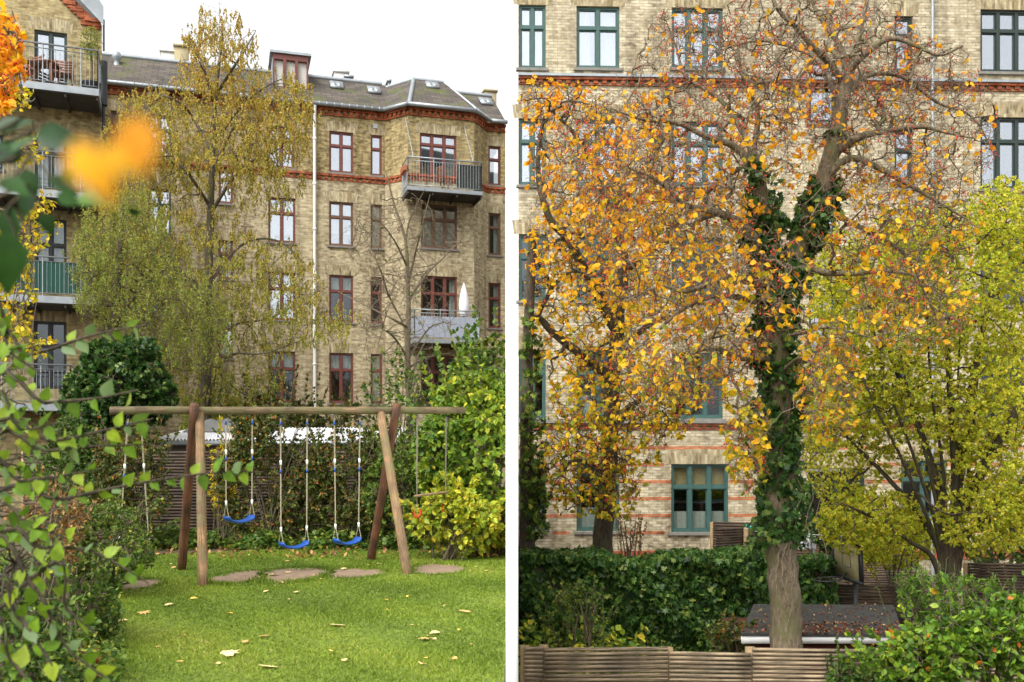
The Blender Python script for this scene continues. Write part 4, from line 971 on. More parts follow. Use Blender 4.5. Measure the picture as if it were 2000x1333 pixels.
for a_ in (.35,1.92,3.3,5.0): tips.append(dc+np.array([1.45*math.cos(a_),1.25*math.sin(a_),.12+.10*math.cos(a_+2.6)]))
for q in tips: m = MB(); m.tube([dc+[0,0,-.1],q+[0,0,.06]],.03,6,True); m.build('arm', M['cyan'], DR)
m = MB()
for f_ in (.4,.55,.7,.85,1):
    for k in range(4): p,q = dc+[0,0,-.15]+(tips[k]-dc+[0,0,.15])*f_, dc+[0,0,-.15]+(tips[(k+1)%4]-dc+[0,0,.15])*f_; m.tube([p,(p+q)/2-[0,0,.03],q],.006,4)
m.build('line', M['cloth'], DR)
for (px,wd,ht,lb) in ((1545,.42,.16,'white cloth hanging left on the cyan clothes dryer'),(1575,.36,.20,'white cloth hanging in the middle of the cyan clothes dryer')):
    p = at(px,1052,18.6); n = 16; us = np.linspace(-wd/2,wd/2,n); dp = .03*np.sin(np.arange(n)*1.1)
    V = np.concatenate([np.stack([p[0]+us,p[1]+dp,np.full(n,p[2])],-1),np.stack([p[0]+us,p[1]+dp*1.8,p[2]-ht+rng.normal(size=n)*.01],-1)]); i = np.arange(n-1); m = MB(); m.add(V,np.stack([i+n,i+n+1,i+1,i],-1)); tag(m.build('laundry', M['cloth'], origin=p), lb, 'laundry')

# ================================================================== trees
def pp(*a): return np.array([at(x,y,D) for x,y,D in a])
# main hawthorn-like tree with yellow leaves and red berries
D0 = 10.9
L1_ = [(pp((1535,1290,10.9),(1533,1180,10.9),(1527,1060,10.9),(1522,930,10.9),(1518,800,10.9),(1516,690,10.9),(1520,600,10.9),(1535,520,10.9)),.185,.14),
 (pp((1530,540,10.9),(1565,470,10.9),(1600,390,10.9),(1622,310,10.8),(1640,230,10.8),(1655,140,10.8)),.13,.075),
 (pp((1515,580,10.9),(1500,500,10.8),(1490,430,10.7),(1480,340,10.6),(1468,300,10.6)),.11,.06),
 (pp((1645,160,10.8),(1625,130,10.7),(1590,95,10.6),(1560,60,10.5),(1520,20,10.4),(1500,-30,10.4)),0.049,0.015),
 (pp((1655,145,10.8),(1672,90,10.9),(1685,40,11),(1700,-30,11)),0.053,0.015),
 (pp((1650,150,10.8),(1690,105,10.6),(1740,75,10.5),(1790,90,10.4),(1835,108,10.3),(1880,90,10.2)),0.045,0.010),
 (pp((1655,150,10.8),(1640,90,10.8),(1605,40,10.9),(1575,-20,11)),0.041,0.013),
 (pp((1630,180,10.8),(1600,120,11),(1540,90,11.2),(1480,80,11.3),(1420,95,11.4)),0.037,0.010),
 (pp((1630,300,10.8),(1680,268,10.6),(1740,255,10.5),(1800,248,10.4),(1850,260,10.3),(1900,270,10.2)),0.049,0.009),
 (pp((1610,350,10.8),(1660,310,10.7),(1720,330,10.6),(1790,370,10.5),(1840,400,10.4),(1890,430,10.3)),0.049,0.009),
 (pp((1560,440,10.9),(1620,420,11.1),(1700,455,11.3),(1770,500,11.4),(1800,560,11.5),(1830,620,11.5)),0.041,0.009),
 (pp((1545,500,10.9),(1600,530,10.6),(1660,535,10.5),(1730,530,10.4),(1790,540,10.3),(1830,570,10.3)),0.045,0.009),
 (pp((1640,200,10.8),(1690,150,11),(1760,150,11.2),(1830,200,11.3),(1900,230,11.3),(1940,300,11.3)),0.033,0.007),
 (pp((1500,500,10.8),(1450,440,10.5),(1400,415,10.3),(1340,400,10.2),(1280,350,10.1),(1230,330,10)),0.061,0.010),
 (pp((1485,360,10.7),(1440,290,10.5),(1385,270,10.4),(1320,240,10.3),(1260,235,10.2),(1200,215,10.1)),0.049,0.009),
 (pp((1475,310,10.6),(1440,240,10.8),(1400,190,11),(1340,150,11.1),(1320,90,11.2),(1300,40,11.2)),0.037,0.007),
 (pp((1470,300,10.6),(1480,220,10.5),(1450,150,10.3),(1440,80,10.2)),0.037,0.007),
 (pp((1515,560,10.9),(1450,548,10.4),(1400,550,10.2),(1340,570,10),(1290,560,9.9),(1220,590,9.8)),0.049,0.009),
 (pp((1515,600,10.9),(1460,585,10.7),(1400,578,10.5),(1340,600,10.3),(1280,650,10.2),(1220,700,10.1)),0.045,0.009),
 (pp((1516,700,10.9),(1450,700,10.4),(1390,680,10.2),(1340,700,10),(1290,760,9.9),(1240,800,9.8)),0.041,0.007),
 (pp((1516,660,10.9),(1570,650,10.4),(1620,640,10.2),(1700,660,10)),0.029,0.006),
 (pp((1518,740,10.9),(1560,700,10.2),(1600,720,10),(1640,760,9.9)),0.025,0.005)]
ellA = [(1420,230,230,210,10.8,1.6,4.5),(1180,330,150,170,10.8,1.2,1.6),(1600,120,230,170,10.9,1.4,4),(1780,260,180,200,10.8,1.3,3.6),(1330,480,200,170,10.6,1.5,4),(1470,560,130,130,10.3,1.3,1.4),(1740,440,190,130,10.8,1.2,2.2),(1780,600,130,100,10.2,.8,1.3),(1350,700,160,100,10.3,1.2,2),(1620,740,70,130,10.1,.8,1.3),(1460,860,50,110,10.0,.6,.8),(1230,330,130,150,10.6,1.2,2),(1350,60,90,60,10.8,1,.5)]
def keep_haw(P):
    px = 1000+P[:,0]/P[:,1]*FPX; py = HZ-(P[:,2]-EYE)/P[:,1]*FPX
    return np.clip(.34+(py-300)/750+.12*(1450-px)/450+.25*clumpnoise(P,2.2,1),.12,1)
def rnd_haw(P):      # greener low down, more orange high up
    py = HZ-(P[:,2]-EYE)/P[:,1]*FPX
    return np.clip(rng.normal(.40,.2,len(P))+np.clip((520-py)/1500,-.26,.25),0,1)
t,wd1,_ = plant('hawthorn_tree','large gnarled tree with orange-yellow leaves, red berries and a bare lower trunk','tree',at(1535,1290,10.9)*[1,1,0]+[0,0,LOW],
  [(np.concatenate([[at(1536,1300,10.9)*[1,1,0]+[0,0,LOW]],L1_[0][0]]),.19,.14)]+L1_[1:],ellA,
  [dict(n=150,r0=.035,r1=.012,seg=7,amp=.55,sag=.06,k=6,batches=3,clump=False),dict(n=1500,r0=.013,r1=.005,seg=6,amp=.6,batches=3,k=4,max=1.0),dict(n=21000,r0=.0048,r1=.0022,seg=5,amp=.65,k=3,max=.5,batches=2)],
  'l_orange',.08,.72,T_OVAL,'R',cl=.3,bark='bark',droop=.5,rnd=rnd_haw,berry=(.16,.0105),keep=keep_haw)
# second, weeping tree left of it
L2_ = [(pp((1178,1110,16.5),(1180,1000,16.5),(1190,900,16.5),(1195,780,16.4),(1205,640,16.4),(1215,520,16.4),(1205,440,16.4),(1215,360,16.4)),.22,.09),
 (pp((1200,640,16.4),(1150,540,16.0),(1110,470,15.7),(1070,420,15.5),(1050,330,15.4),(1060,240,15.3)),.10,.03),
 (pp((1195,740,16.4),(1130,690,16.1),(1080,650,15.9),(1050,620,15.8),(1025,640,15.8)),.09,.04),
 (pp((1050,620,15.8),(1080,560,15.7),(1120,530,15.5),(1160,545,15.3)),.04,.02),
 (pp((1210,540,16.4),(1260,500,16.0),(1310,470,15.7),(1360,500,15.5),(1400,540,15.3)),.08,.02),
 (pp((1205,450,16.4),(1160,330,16.1),(1120,260,15.8),(1080,220,15.7)),.06,.02),
 (pp((1215,400,16.4),(1270,310,16.2),(1310,240,16.0),(1300,170,15.8)),.06,.02),
 (pp((1200,700,16.4),(1260,640,16.0),(1320,620,15.7),(1380,650,15.4)),.06,.02),
 (pp((1192,860,16.5),(1230,800,16.0),(1270,770,15.8),(1310,740,15.6)),.05,.015)]
ellB = [(1150,600,140,180,15.8,1.6,4),(1130,300,110,150,15.8,1.4,2.6),(1250,500,140,140,15.8,1.5,2.5),(1200,800,130,140,15.6,1.3,4),(1130,900,95,110,15.5,1,2.6),(1200,940,60,80,15.4,.8,1.3),(1060,200,60,60,15.6,1,.7),(1300,800,70,60,15.4,.8,.8),(1080,470,60,100,15.6,1,1.2)]
plant('weeping_tree','weeping tree dense with yellow-orange leaves behind the left of the ivy hedge','tree',at(1178,1090,16.5)*[1,1,0]+[0,0,LOW],
  [(np.concatenate([[at(1176,1120,16.5)*[1,1,0]+[0,0,LOW]],L2_[0][0]]),.2,.08)]+L2_[1:],ellB,
  [dict(n=110,r0=.035,r1=.012,seg=7,amp=.5,sag=.1,k=6,batches=3,clump=False),dict(n=900,r0=.014,r1=.006,seg=6,amp=.55,batches=3,k=4,max=1.2),dict(n=8000,r0=.005,r1=.0025,seg=5,amp=.55,k=3,max=.65,batches=2)],
  'l_orange',.095,1.35,T_OVAL,'R',cl=.45,bark='bark_dark',droop=.7,rnd=rnd_haw,berry=(.12,.013),keep=lambda P: np.clip(.75+.5*clumpnoise(P,1.6,2)-.35*(P[:,2]>6.5),.1,1))
# thin trunk with ivy at the very left of the right garden
plant('ivy_trunk_tree','grey trunk wrapped in ivy at the left edge of the right garden, behind the hedge','tree',at(1030,1090,15.5)*[1,1,0]+[0,0,LOW],
  [(np.concatenate([[at(1030,1120,15.5)*[1,1,0]+[0,0,LOW]],pp((1029,1080,15.5),(1031,960,15.5),(1028,820,15.5),(1032,640,15.5),(1040,450,15.5))]),.16,.07)],
  [(1040,900,30,130,15.3,.4,3),(1035,700,26,120,15.4,.4,1),(1050,1000,30,60,15.3,.4,1)],[dict(n=60,r0=.02,r1=.008,seg=5,amp=.3,clump=False),dict(n=320,r0=.008,r1=.003,seg=4,amp=.4,k=3)],'l_green',.10,3.2,T_IVY,'R',bark='bark_dark')
# ivy climbing the main trunk
def ivy_on(woods, idxs, rr, dens, name, label, mat='l_ivy', size=.075, ymin=None, ymax=None, base=None):
    t = thing(name, base, label, 'climbing plant'); m = MB(); st = MB()
    for i,(y0,y1,spread) in idxs:
        p,r,_ = woods[i]; py = HZ-(p[:,2]-EYE)/p[:,1]*FPX
        for a_,b_,ra in zip(p[:-1],p[1:],r):
            pa = HZ-(a_[2]-EYE)/a_[1]*FPX
            if not (y0 < pa < y1): continue
            L = np.linalg.norm(b_-a_); n = int(L*dens*(1+2*ra)); f = rng.uniform(0,1,n)[:,None]; c = a_*(1-f)+b_*f
            d = rng.normal(size=(n,3)); d -= (d@unit(b_-a_))[:,None]*unit(b_-a_); d = unit(d)
            wv = 1+.45*np.sin(c[:,2]*5+i+d[:,0]*2)+.35*np.sin(c[:,2]*13+d[:,0]*3); q = c+d*(ra+spread*float(np.clip((pa-y0)/130,.15,1))*rng.uniform(.1,1,n)*wv)[:,None]; q[:,2] -= rng.uniform(0,.15,n)*(rng.uniform(0,1,n)<.2); q = q[(clumpnoise(q,4.5,3) > -.42+.75*float(np.clip(1-(pa-y0)/160,0,1)))]; n = len(q)
            if n == 0: continue
            leaves(m,q,size,T_IVY,np.tile([0,0,-1.],(n,1))+unit(q-c[:n])*.4,0,None,.6)
    m.build('foliage', M[mat], t); return t, st
tI,_ = ivy_on(wd1,[(0,(500,1085,.14)),(1,(270,560,.12)),(2,(270,600,.12))],.1,1050,'ivy','dark green ivy climbing the trunk and lower forks of the large gnarled tree',base=at(1530,1080,10.9))
m = MB()
for k in range(3):
    x = 1518+k*13; p = [at(x+math.sin(k*2+j*.9)*5+3*math.sin(j*2.3+k), 1060+j*(13+k%4*5), 10.9-.20-.0*j) for j in range(8)]; m.tube(p,[.012,.016,.007][k]*np.linspace(1,.5,8),6)
for k in range(3): x = 1560+k*16; p = [at(x+math.sin(j*1.3+k*2)*9+j*k, 860+j*(17+k*6), 10.62) for j in range(9)]; m.tube(p,.004,4)
m.build('stem', M['twiglight'], tI)

# yellow-green many-stemmed shrub tree on the right
bs = at(1855,1180,14.2)*[1,1,0]+[0,0,LOW]
def st(*a, r0=.09, r1=.02): return (np.concatenate([[bs+[rng.normal()*.12,rng.normal()*.12,0]],pp(*a)]),r0,r1)
L3_ = [st((1860,1080,14.2),(1890,980,14.1),(1940,880,14),(2000,780,13.9),(2060,700,13.8),r0=.10,r1=.035),st((1855,1080,14.2),(1865,960,14.2),(1858,800,14.2),(1850,650,14.2),(1860,500,14.2),r0=.085,r1=.025),
 st((1850,1090,14.2),(1835,960,14.3),(1800,850,14.4),(1750,720,14.5),(1700,600,14.5),(1690,520,14.5),r0=.075,r1=.02),st((1870,1090,14.2),(1920,1010,14),(1980,950,13.8),(2060,900,13.6),r0=.09,r1=.035),
 st((1840,1100,14.2),(1790,1000,14.4),(1730,930,14.6),(1660,860,14.7),(1610,800,14.8),r0=.06,r1=.015),st((1855,1080,14.2),(1880,900,14.4),(1900,740,14.5),(1930,600,14.5),(1960,480,14.5),r0=.09,r1=.02),
 st((1830,1110,14.2),(1780,1060,14.0),(1720,1020,13.9),(1660,990,13.8),r0=.05,r1=.015)]+[st((1850+k*4,1100,14.2),(1850+k*28+10,930,14.2+.1*k),(1850+k*52,760,14.2+.15*k),(1850+k*70,560+abs(k)*18,14.2),r0=.04,r1=.01) for k in (-3,-2.2,-1.5,-.6,.4,1.1,1.9)]
ellC = [(1640,600,80,170,14.8,1,1.3),(1740,640,150,200,14.6,1.3,3.4),(1900,560,150,180,14.4,1.4,3.2),(1650,820,110,180,14.7,1.1,2.2),(1830,800,170,160,14.3,1.2,2.6),(1960,850,100,220,14,1.2,2.2),(1700,1020,110,70,14.3,.9,1.6),(1930,1010,110,80,13.7,.9,1.2),(1970,430,80,90,14.4,1,1),(1780,470,90,70,14.6,1,.9)]
plant('multi_stem_tree','many-stemmed tree with small yellow-green leaves filling the right edge','tree',bs,L3_,ellC,
  [dict(n=130,r0=.03,r1=.01,seg=6,amp=.3,k=5,batches=3,clump=False),dict(n=900,r0=.01,r1=.004,seg=5,amp=.35,k=3,batches=2,max=1.3),dict(n=14500,r0=.0032,r1=.0018,seg=3,amp=.3,k=3,max=.6,batches=2)],
  'l_lime',.047,12,T_OVAL,'R',bark='bark_dark',droop=.2,cn=(1.1,2,-.25))

# left garden trees --------------------------------------------------
# birch
bb_ = at(405,900,24.5)*[1,1,0]
LBr = [(np.concatenate([[bb_],pp((402,800,24.5),(405,650,24.5),(408,520,24.5),(412,400,24.5),(415,300,24.5),(420,200,24.5),(430,110,24.4),(436,60,24.4))]),.16,.012)]
for a_ in [((408,400),(360,330),(300,270),(250,220)),((410,420),(470,330),(530,300),(580,270)),((405,560),(470,480),(540,470),(600,520)),((404,600),(340,520),(280,500),(230,560)),((415,300),(370,220),(330,190),(290,180)),((418,280),(470,210),(520,170),(560,150)),((402,700),(460,760),(500,780)),((402,720),(450,640),(530,620),(640,560)),((420,210),(400,140),(380,90)),((425,180),(470,110),(500,60)),((404,650),(350,640),(300,620)),((403,800),(440,700),(520,690),(600,660)),((412,350),(450,260),(480,230))]:
    n_ = len(a_); LBr.append((np.array([at(x,y,24.5+(i_*rng.uniform(-.9,.9) if i_ else 0)) for i_,(x,y) in enumerate(a_)]),.05,.008))
ellD = [(400,250,170,120,24.5,2.4,4),(430,95,85,100,24.5,1.5,2.2),(290,260,100,110,24.5,2,2.2),(545,230,75,110,24.5,1.8,1.8),(300,360,110,100,24.5,2,1.6),(520,330,90,90,24.5,1.8,1.2),(360,520,190,140,24.5,2.6,5),(540,570,100,120,24.4,1.8,2),(420,700,150,100,24.5,2,2.6),(250,480,110,130,24.5,2,2.6),(640,620,70,60,24,1.2,.5),(590,200,40,50,24.5,1,.3)]
plant('birch_tree','tall weeping birch with small gold leaves in front of the left building','tree',bb_,LBr,ellD,
  [dict(n=150,r0=.03,r1=.008,seg=6,amp=.25,sag=.08,k=5,batches=3,clump=False),dict(n=900,r0=.008,r1=.004,seg=5,amp=.25,sag=.1,k=3,batches=2,max=1.6),dict(n=3600,r0=.003,r1=.002,seg=3,amp=.3,k=4,max=.5),dict(n=10500,r0=.0022,r1=.0016,seg=3,amp=.35,k=3,weep=.33)],
  'l_birch',.05,19,T_DIAM,'L',bark='trunk_birch',droop=.8,cn=(1.0,1,-.28),rnd=lambda P: np.clip(rng.normal(.42,.26,len(P))+np.clip((P[:,2]-9)/22,-.25,.15)+.1*clumpnoise(P,.9,5),0,1))
# willow-like green foliage left of the birch
bw_ = at(215,860,22.6)*[1,1,0]
plant('willow_tree','pale green willow hanging left of the birch, beside the green-screened balcony','tree',bw_,[(np.concatenate([[bw_],pp((215,760,22.6),(225,620,22.6),(235,480,22.6),(240,400,22.6))]),.14,.04),(pp((222,640,22.6),(280,560,22),(330,520,22)),.05,.02),(pp((220,660,22.6),(180,560,22.8),(165,500,23)),.05,.02)],
  [(245,540,110,150,22.4,1.6,2.4),(320,640,110,110,22,1.4,1.8),(180,570,50,100,22.6,1,1.1),(390,680,80,80,22,1,1)],
  [dict(n=70,r0=.03,r1=.008,seg=6,amp=.2,sag=.1,k=5,batches=2,clump=False),dict(n=420,r0=.008,r1=.004,seg=5,amp=.2,k=3,batches=2,max=1.6),dict(n=2000,r0=.003,r1=.002,seg=5,amp=.12,k=3,weep=-.7)],
  'l_willow',.075,15,T_LONG,'L',bark='bark_dark',droop=1.0)
# bare thin tree
bt_ = at(802,900,20)*[1,1,0]
LT = [(np.concatenate([[bt_],pp((800,800,20),(796,700,20),(798,620,20),(796,540,20),(792,470,20),(770,400,20),(755,340,20))]),.085,.012)]
for a_ in [((797,700),(790,640),(760,580),(740,520),(700,440),(690,380)),((797,590),(830,540),(870,500),(900,470)),((796,560),(810,500),(825,440),(840,380)),((797,640),(760,620),(720,600),(660,570)),((798,700),(840,640),(880,630)),((792,480),(800,430),(830,370)),((795,520),(770,470),(740,430)),((796,700),(770,660),(740,640),(690,620)),((797,720),(830,700),(880,690)),((800,760),(815,700),(835,660))]:
    LT.append((np.array([at(x,y,20+(rng.uniform(-.5,.5)*i_ if i_ else 0)) for i_,(x,y) in enumerate(a_)]),.03,.006))
plant('bare_tree','slender nearly leafless tree in front of the bay of the left building','tree',bt_,LT,[(770,480,110,110,20,1.6,2),(790,620,110,90,20,1.4,1.5),(780,720,70,40,20,1,.5)],
  [dict(n=230,r0=.014,r1=.006,seg=5,amp=.2,sag=-.03,k=4,batches=2,clump=False),dict(n=1100,r0=.0065,r1=.0035,seg=4,amp=.2,k=3,max=1.0)],'l_green',.07,.06,T_OVAL,'L',bark='twig')
# dark ivy bush
plant('ivy_bush','large dark green flowering ivy bush below the left balconies','bush',at(235,880,19.6)*[1,1,0],[(np.concatenate([[at(235,900,19.6)*[1,1,0]],pp((235,800,19.6),(235,700,19.6))]),.12,.05)],
  [(235,755,95,75,19.6,1.2,3),(175,800,60,50,19.4,.8,1.2),(300,775,50,60,19.6,.8,1.2),(200,700,45,40,19.6,.7,.9),(270,690,45,35,19.6,.7,.9),(150,760,30,40,19.5,.6,.5)],[dict(n=160,r0=.03,r1=.01,seg=4,amp=.2,clump=False,k=4),dict(n=2200,r0=.006,r1=.003,seg=3,amp=.3,k=3,shell=.75,clump=False)],
  'l_ivy',.10,8.0,T_IVY,'L',bark='bark_dark',droop=.3,rnd=lambda P: np.where(rng.uniform(0,1,len(P))<.10,rng.uniform(.9,1,len(P)),rng.uniform(0,.7,len(P))))

# ---- shrubs
def shrub(name,label,px0,px1,py0,py1,D,rD,leaf,ls,ntw,per,side,tmpl=T_OVAL,group=None,zb=0,bark='bark_dark',droop=.2,rnd=None,cn=(1.6,0,-.2),berry=None,lumps=7,shell=.35,cat='bush',wk='twig',nsh=12):
    cx,cy = (px0+px1)/2,(py0+py1)/2; b = at(cx,cy,D)*[1,1,0]+[0,0,zb]; rx_,ry_ = (px1-px0)/2,(py1-py0)/2
    ells = [(cx,cy+ry_*.12,rx_*.95,ry_*.9,D,rD*.85,4)]
    for k in range(lumps):
        a_ = rng.uniform(0,math.pi*2); f = rng.uniform(.45,.62); ells.append((cx+rx_*f*math.cos(a_),cy-ry_*f*math.sin(a_)*.9,rx_*.42,ry_*.42,D+rng.uniform(-.4,.4)*rD,rD*.5,.8))
    limbs = []
    for k in range(7):
        q = at(cx+rng.uniform(-.6,.6)*rx_, cy-ry_*rng.uniform(.0,.6), D+rng.uniform(-.4,.4)*rD); b2 = b+[rng.normal()*.15,rng.normal()*.15,0]; limbs.append((np.array([b2,(b2+q)/2+[0,0,.15],q]),.022,.009))
    for k in range(nsh):
        a_ = rng.uniform(.1,math.pi-.1); f = rng.uniform(1.0,1.28); q = at(cx+rx_*f*math.cos(a_), cy-ry_*f*math.sin(a_), D+rng.uniform(-.6,.5)*rD); b2 = b+[rng.normal()*.15,rng.normal()*.15,0]; limbs.append((np.array([b2,(b2+q)/2+[0,0,.25],q]),.008,.003))
    return plant(name,label,cat,b,limbs,ells,[dict(n=max(30,ntw//12),r0=.012,r1=.005,seg=4,amp=.3,k=4,clump=False),dict(n=ntw,r0=.005,r1=.0025,seg=3,amp=.35,k=3,shell=shell,max=.9)],leaf,ls,per,tmpl,side,group,bark=wk,droop=droop,zmin=zb+.03,rnd=rnd,cn=cn,berry=berry,trunkname='stems',crown='foliage',shoots=nsh)
gr_ = 'cotoneaster bushes behind the swings'
shrub('cotoneaster_bush','green bush speckled with orange leaves behind the middle and highest swings',410,650,772,1088,17.4,.7,'l_hedge',.06,2400,11,'L',cn=(2,0,-.1))
shrub('cotoneaster_bush','dense green bush behind the swing nearest the right legs',585,790,790,1088,17.3,.7,'l_hedge',.06,2400,11,'L',cn=(2,3,-.1))
shrub('cotoneaster_bush','pale leaved bush between the right legs of the swing frame and the trapeze',700,870,812,1088,17.0,.7,'l_green',.07,1500,10,'L',cn=(2,5,-.1),rnd=lambda P: rng.uniform(.2,1,len(P)))
shrub('cotoneaster_bush','orange flecked bush left of the log fence gap, behind the lone left swing rope',165,350,795,1078,16.6,.9,'l_hedge',.06,2000,10,'L',cn=(2,7,-.1))
shrub('cotoneaster_bush','dark bush at the far left behind the rose bushes',60,215,800,1060,17.2,.9,'l_green',.06,1300,9,'L',cn=(2,9,-.1),rnd=lambda P: rng.uniform(0,.7,len(P)))
shrub('garden_bush','yellow-green bush with orange tints under the birch, above the left end of the corrugated roof',340,480,735,900,25.2,1.0,'l_willow',.09,900,7,'L',cn=(1.2,2,-.1),nsh=20,zb=0)
shrub('garden_bush','olive and orange bush in front of the ground floor windows between birch and white downpipe',455,650,728,900,25.8,1.0,'l_hedge',.10,1300,7,'L',cn=(1.2,5,-.05),nsh=24,zb=0)
shrub('garden_bush','small green bush at the foot of the narrow ground floor window',640,730,775,900,26,.8,'l_hedge',.09,500,6,'L',cn=(1.2,1,-.1),nsh=12,zb=0)
shrub('yellow_shrub','thin shrub with yellow leaves in front of the log fence beside the highest swing',405,480,835,1035,17.6,.4,'l_yellow',.10,220,4,'L',T_LONG,cn=None)
shrub('elder_bush','large lime green and yellow bush at the right end of the lawn',800,1080,690,1090,15.9,1.0,'l_elder',.11,4200,6,'L',nsh=24,cn=(1.7,2,-.15),droop=.5,rnd=lambda P: np.clip(rng.normal(.45,.2,len(P))-.28*(P[:,2]-1.0)/2.0*0+.30*clumpnoise(P,1.3,4)+np.where(P[:,2]<.9,.22,-.03)-.16*np.clip(P[:,2]-1.5,0,1.5),0,1),shell=.6)
shrub('yellow_bush','low bright yellow leaved bush at the foot of the large lime green bush',785,985,945,1085,15.2,.5,'l_elder',.11,800,6,'L',cn=(1.5,2,-.4),droop=.5,rnd=lambda P: np.clip(rng.normal(.72,.16,len(P)),0,1))
shrub('elder_bush','green bush top reaching in front of the grey balcony screen',868,1090,620,830,18.5,1.0,'l_green',.12,1500,6,'L',cn=(1.5,2,-.2),droop=.4,zb=0,rnd=lambda P: rng.uniform(.3,1,len(P)))
shrub('small_tree','green leaved sapling between the bare tree and the lime bush',715,860,690,850,19.0,.8,'l_green',.09,260,2.4,'L',T_OVAL,cn=(1.5,1,0),droop=.5)
shrub('rose_bush','rose bush with small pale leaves at the left edge of the lawn',70,320,955,1150,11.6,.8,'l_green',.045,1500,9,'L',cn=(2.2,1,-.2),rnd=lambda P: rng.uniform(.2,1,len(P)),lumps=9)
shrub('rose_bush','tangled green rose bush beside the bare patch at the left of the lawn',40,245,1060,1290,9.0,.7,'l_green',.045,1500,8,'L',cn=(2.2,4,-.1),rnd=lambda P: rng.uniform(.1,.9,len(P)),lumps=9)
shrub('rose_bush','dark undergrowth bush in the lower left corner',-80,165,1120,1400,6.9,.7,'l_green',.05,900,7,'L',cn=(2.2,6,.0),rnd=lambda P: rng.uniform(.0,.9,len(P)),lumps=9)
shrub('brown_perennial','brown seed heads of a withered perennial in the left shrubs',20,180,930,1130,8.2,.5,'l_brown',.035,260,6,'L',cn=None)
def cover(name,label,x0,x1,y0,y1,D0_,D1_,h,leaf,ls,n,side,tmpl=T_OVAL,zb=0,cat='ground cover',rnd=None):
    px = rng.uniform(x0,x1,n); D = rng.uniform(D0_,D1_,n); z = zb+rng.uniform(0,1,n)**.7*h*(.6+.4*np.sin(px*.05+D*3)); P = np.stack([(px-1000)/FPX*D,D,z],-1); P = P[sideok(P,side)]
    m = MB(); leaves(m,P,ls,tmpl,None,.9,None if rnd is None else rnd(P),flat=.6); return tag(m.build(name,M[leaf]),label,cat,kind='stuff')
cover('ground_cover','low green plants along the far edge of the lawn',290,985,0,0,16.6,18.3,.34,'l_green',.085,9000,'L',T_IVY)
cover('leaf_litter','fallen dry leaves along the far edge of the lawn',290,985,0,0,15.3,17.6,.05,'l_brown',.09,650,'L')
cover('ground_cover','low green plants and weeds under the rose bushes',-100,240,0,0,6.0,15.5,.22,'l_green',.06,9000,'L')
cover('leaf_litter','dry leaves on the soil in the lower left corner',-100,200,0,0,5.6,9,.05,'l_redlit',.07,700,'L')

# hedge of ivy in the right garden
def box_hedge(name,label,x0,x1,yf,yb,z0,z1,leaf,ls,n,tmpl,cat='hedge',wave=.06):
    t = thing(name,((x0+x1)/2,(yf+yb)/2,z0),label,cat)
    m = MB(); k = int((x1-x0)/.25); 
    xs_ = np.linspace(x0+.12,x1-.12,k+1)
    for a_,b_ in zip(xs_[:-1],xs_[1:]):
        m.box(((a_+b_)/2,(yf+yb)/2+rng.normal()*.02,(z0+z1)/2-.1),(b_-a_,yb-yf-.34,z1-z0-.2+rng.normal()*.04))
    m.build('dark_core', M['bark_dark'], t)  # solid dark core added for the shade inside the hedge, no modelled twigs
    f = rng.uniform(0,1,n); x = rng.uniform(x0,x1,n); front = rng.uniform(0,1,n) < .62
    lump = wave*(np.sin(x*2.3)+np.sin(x*5.1+1)*.6)
    z = np.where(front, z0+(z1-z0)*rng.uniform(0,1,n), z1+lump-np.abs(rng.normal(size=n))*.05)
    d2 = .10*np.sin(x*3.1+z*4)+.06*np.sin(z*9+x*7)
    y = np.where(front, yf+d2+np.abs(rng.normal(size=n))*.09, rng.uniform(yf,yb,n)); z = np.where(front, np.minimum(z,z1+lump), z)
    P = np.stack([x,y,z],-1); P = P[sideok(P,'R')|(x0<0)]; ax = np.tile([0,-.5,-.8],(len(P),1))
    m = MB(); nn = len(P); leaves(m,P,ls,tmpl,ax,.2,None,.5); return m.build('foliage',M[leaf],t)
box_hedge('ivy_hedge','broad dark green ivy hedge left of the bare trunk',.16,3.95,14.6,15.7,LOW,.10,'l_ivy',.105,15000,T_IVY)
box_hedge('ivy_hedge','dark ivy hedge continuing right of the bare trunk to the backboard',4.0,5.15,14.9,15.8,LOW,.05,'l_ivy',.105,4200,T_IVY)
cover('ground_cover','yellowing leafy plants in front of the ivy hedge at lower left of the right garden',1015,1260,0,0,10.4,13.0,1.2,'l_elder',.11,4200,'R',T_OVAL,zb=LOW)
cover('ground_cover','low green plants between the front log fence and the ivy hedge',1240,1440,0,0,10.4,13.5,.9,'l_green',.08,2200,'R',T_OVAL,zb=LOW)
shrub('rose_bush','tall thin rose stems rising in front of the ivy hedge',1060,1200,1130,1270,11.5,.5,'l_green',.05,260,5,'R',cn=None,zb=LOW)
shrub('brush_pile','pile of dry brown twigs and leaves left of the felt roofed shed',1385,1480,1205,1290,12.2,.5,'l_hedge',.05,420,5,'R',zb=LOW,cn=None)
shrub('twiggy_shrub','small bare brown shrub against the building left of the teal window',1195,1260,1000,1085,18.2,.4,'l_brown',.04,160,2,'R',zb=LOW,cn=None)
shrub('bay_bush','round dark green bush beside the entrance door behind the ivy trunk',1575,1690,995,1080,18.4,.5,'l_ivy',.07,500,6,'R',zb=LOW,cn=None)
shrub('honeysuckle_bush','large bright green bush in the lower right corner in front of the log fence',1680,2100,1165,1440,8.3,.6,'l_bright',.066,2200,5,'R',zb=LOW,nsh=26,cn=(2.6,3,-.25),rnd=lambda P: np.clip(rng.normal(.42,.26,len(P))+.25*clumpnoise(P,2,3),0,1))
shrub('privet_bush','dark green sprawling bush over the right end of the front log fence',1610,1790,1245,1400,8.8,.3,'l_green',.05,600,6,'R',zb=LOW,cn=None,rnd=lambda P: rng.uniform(0,.8,len(P)))
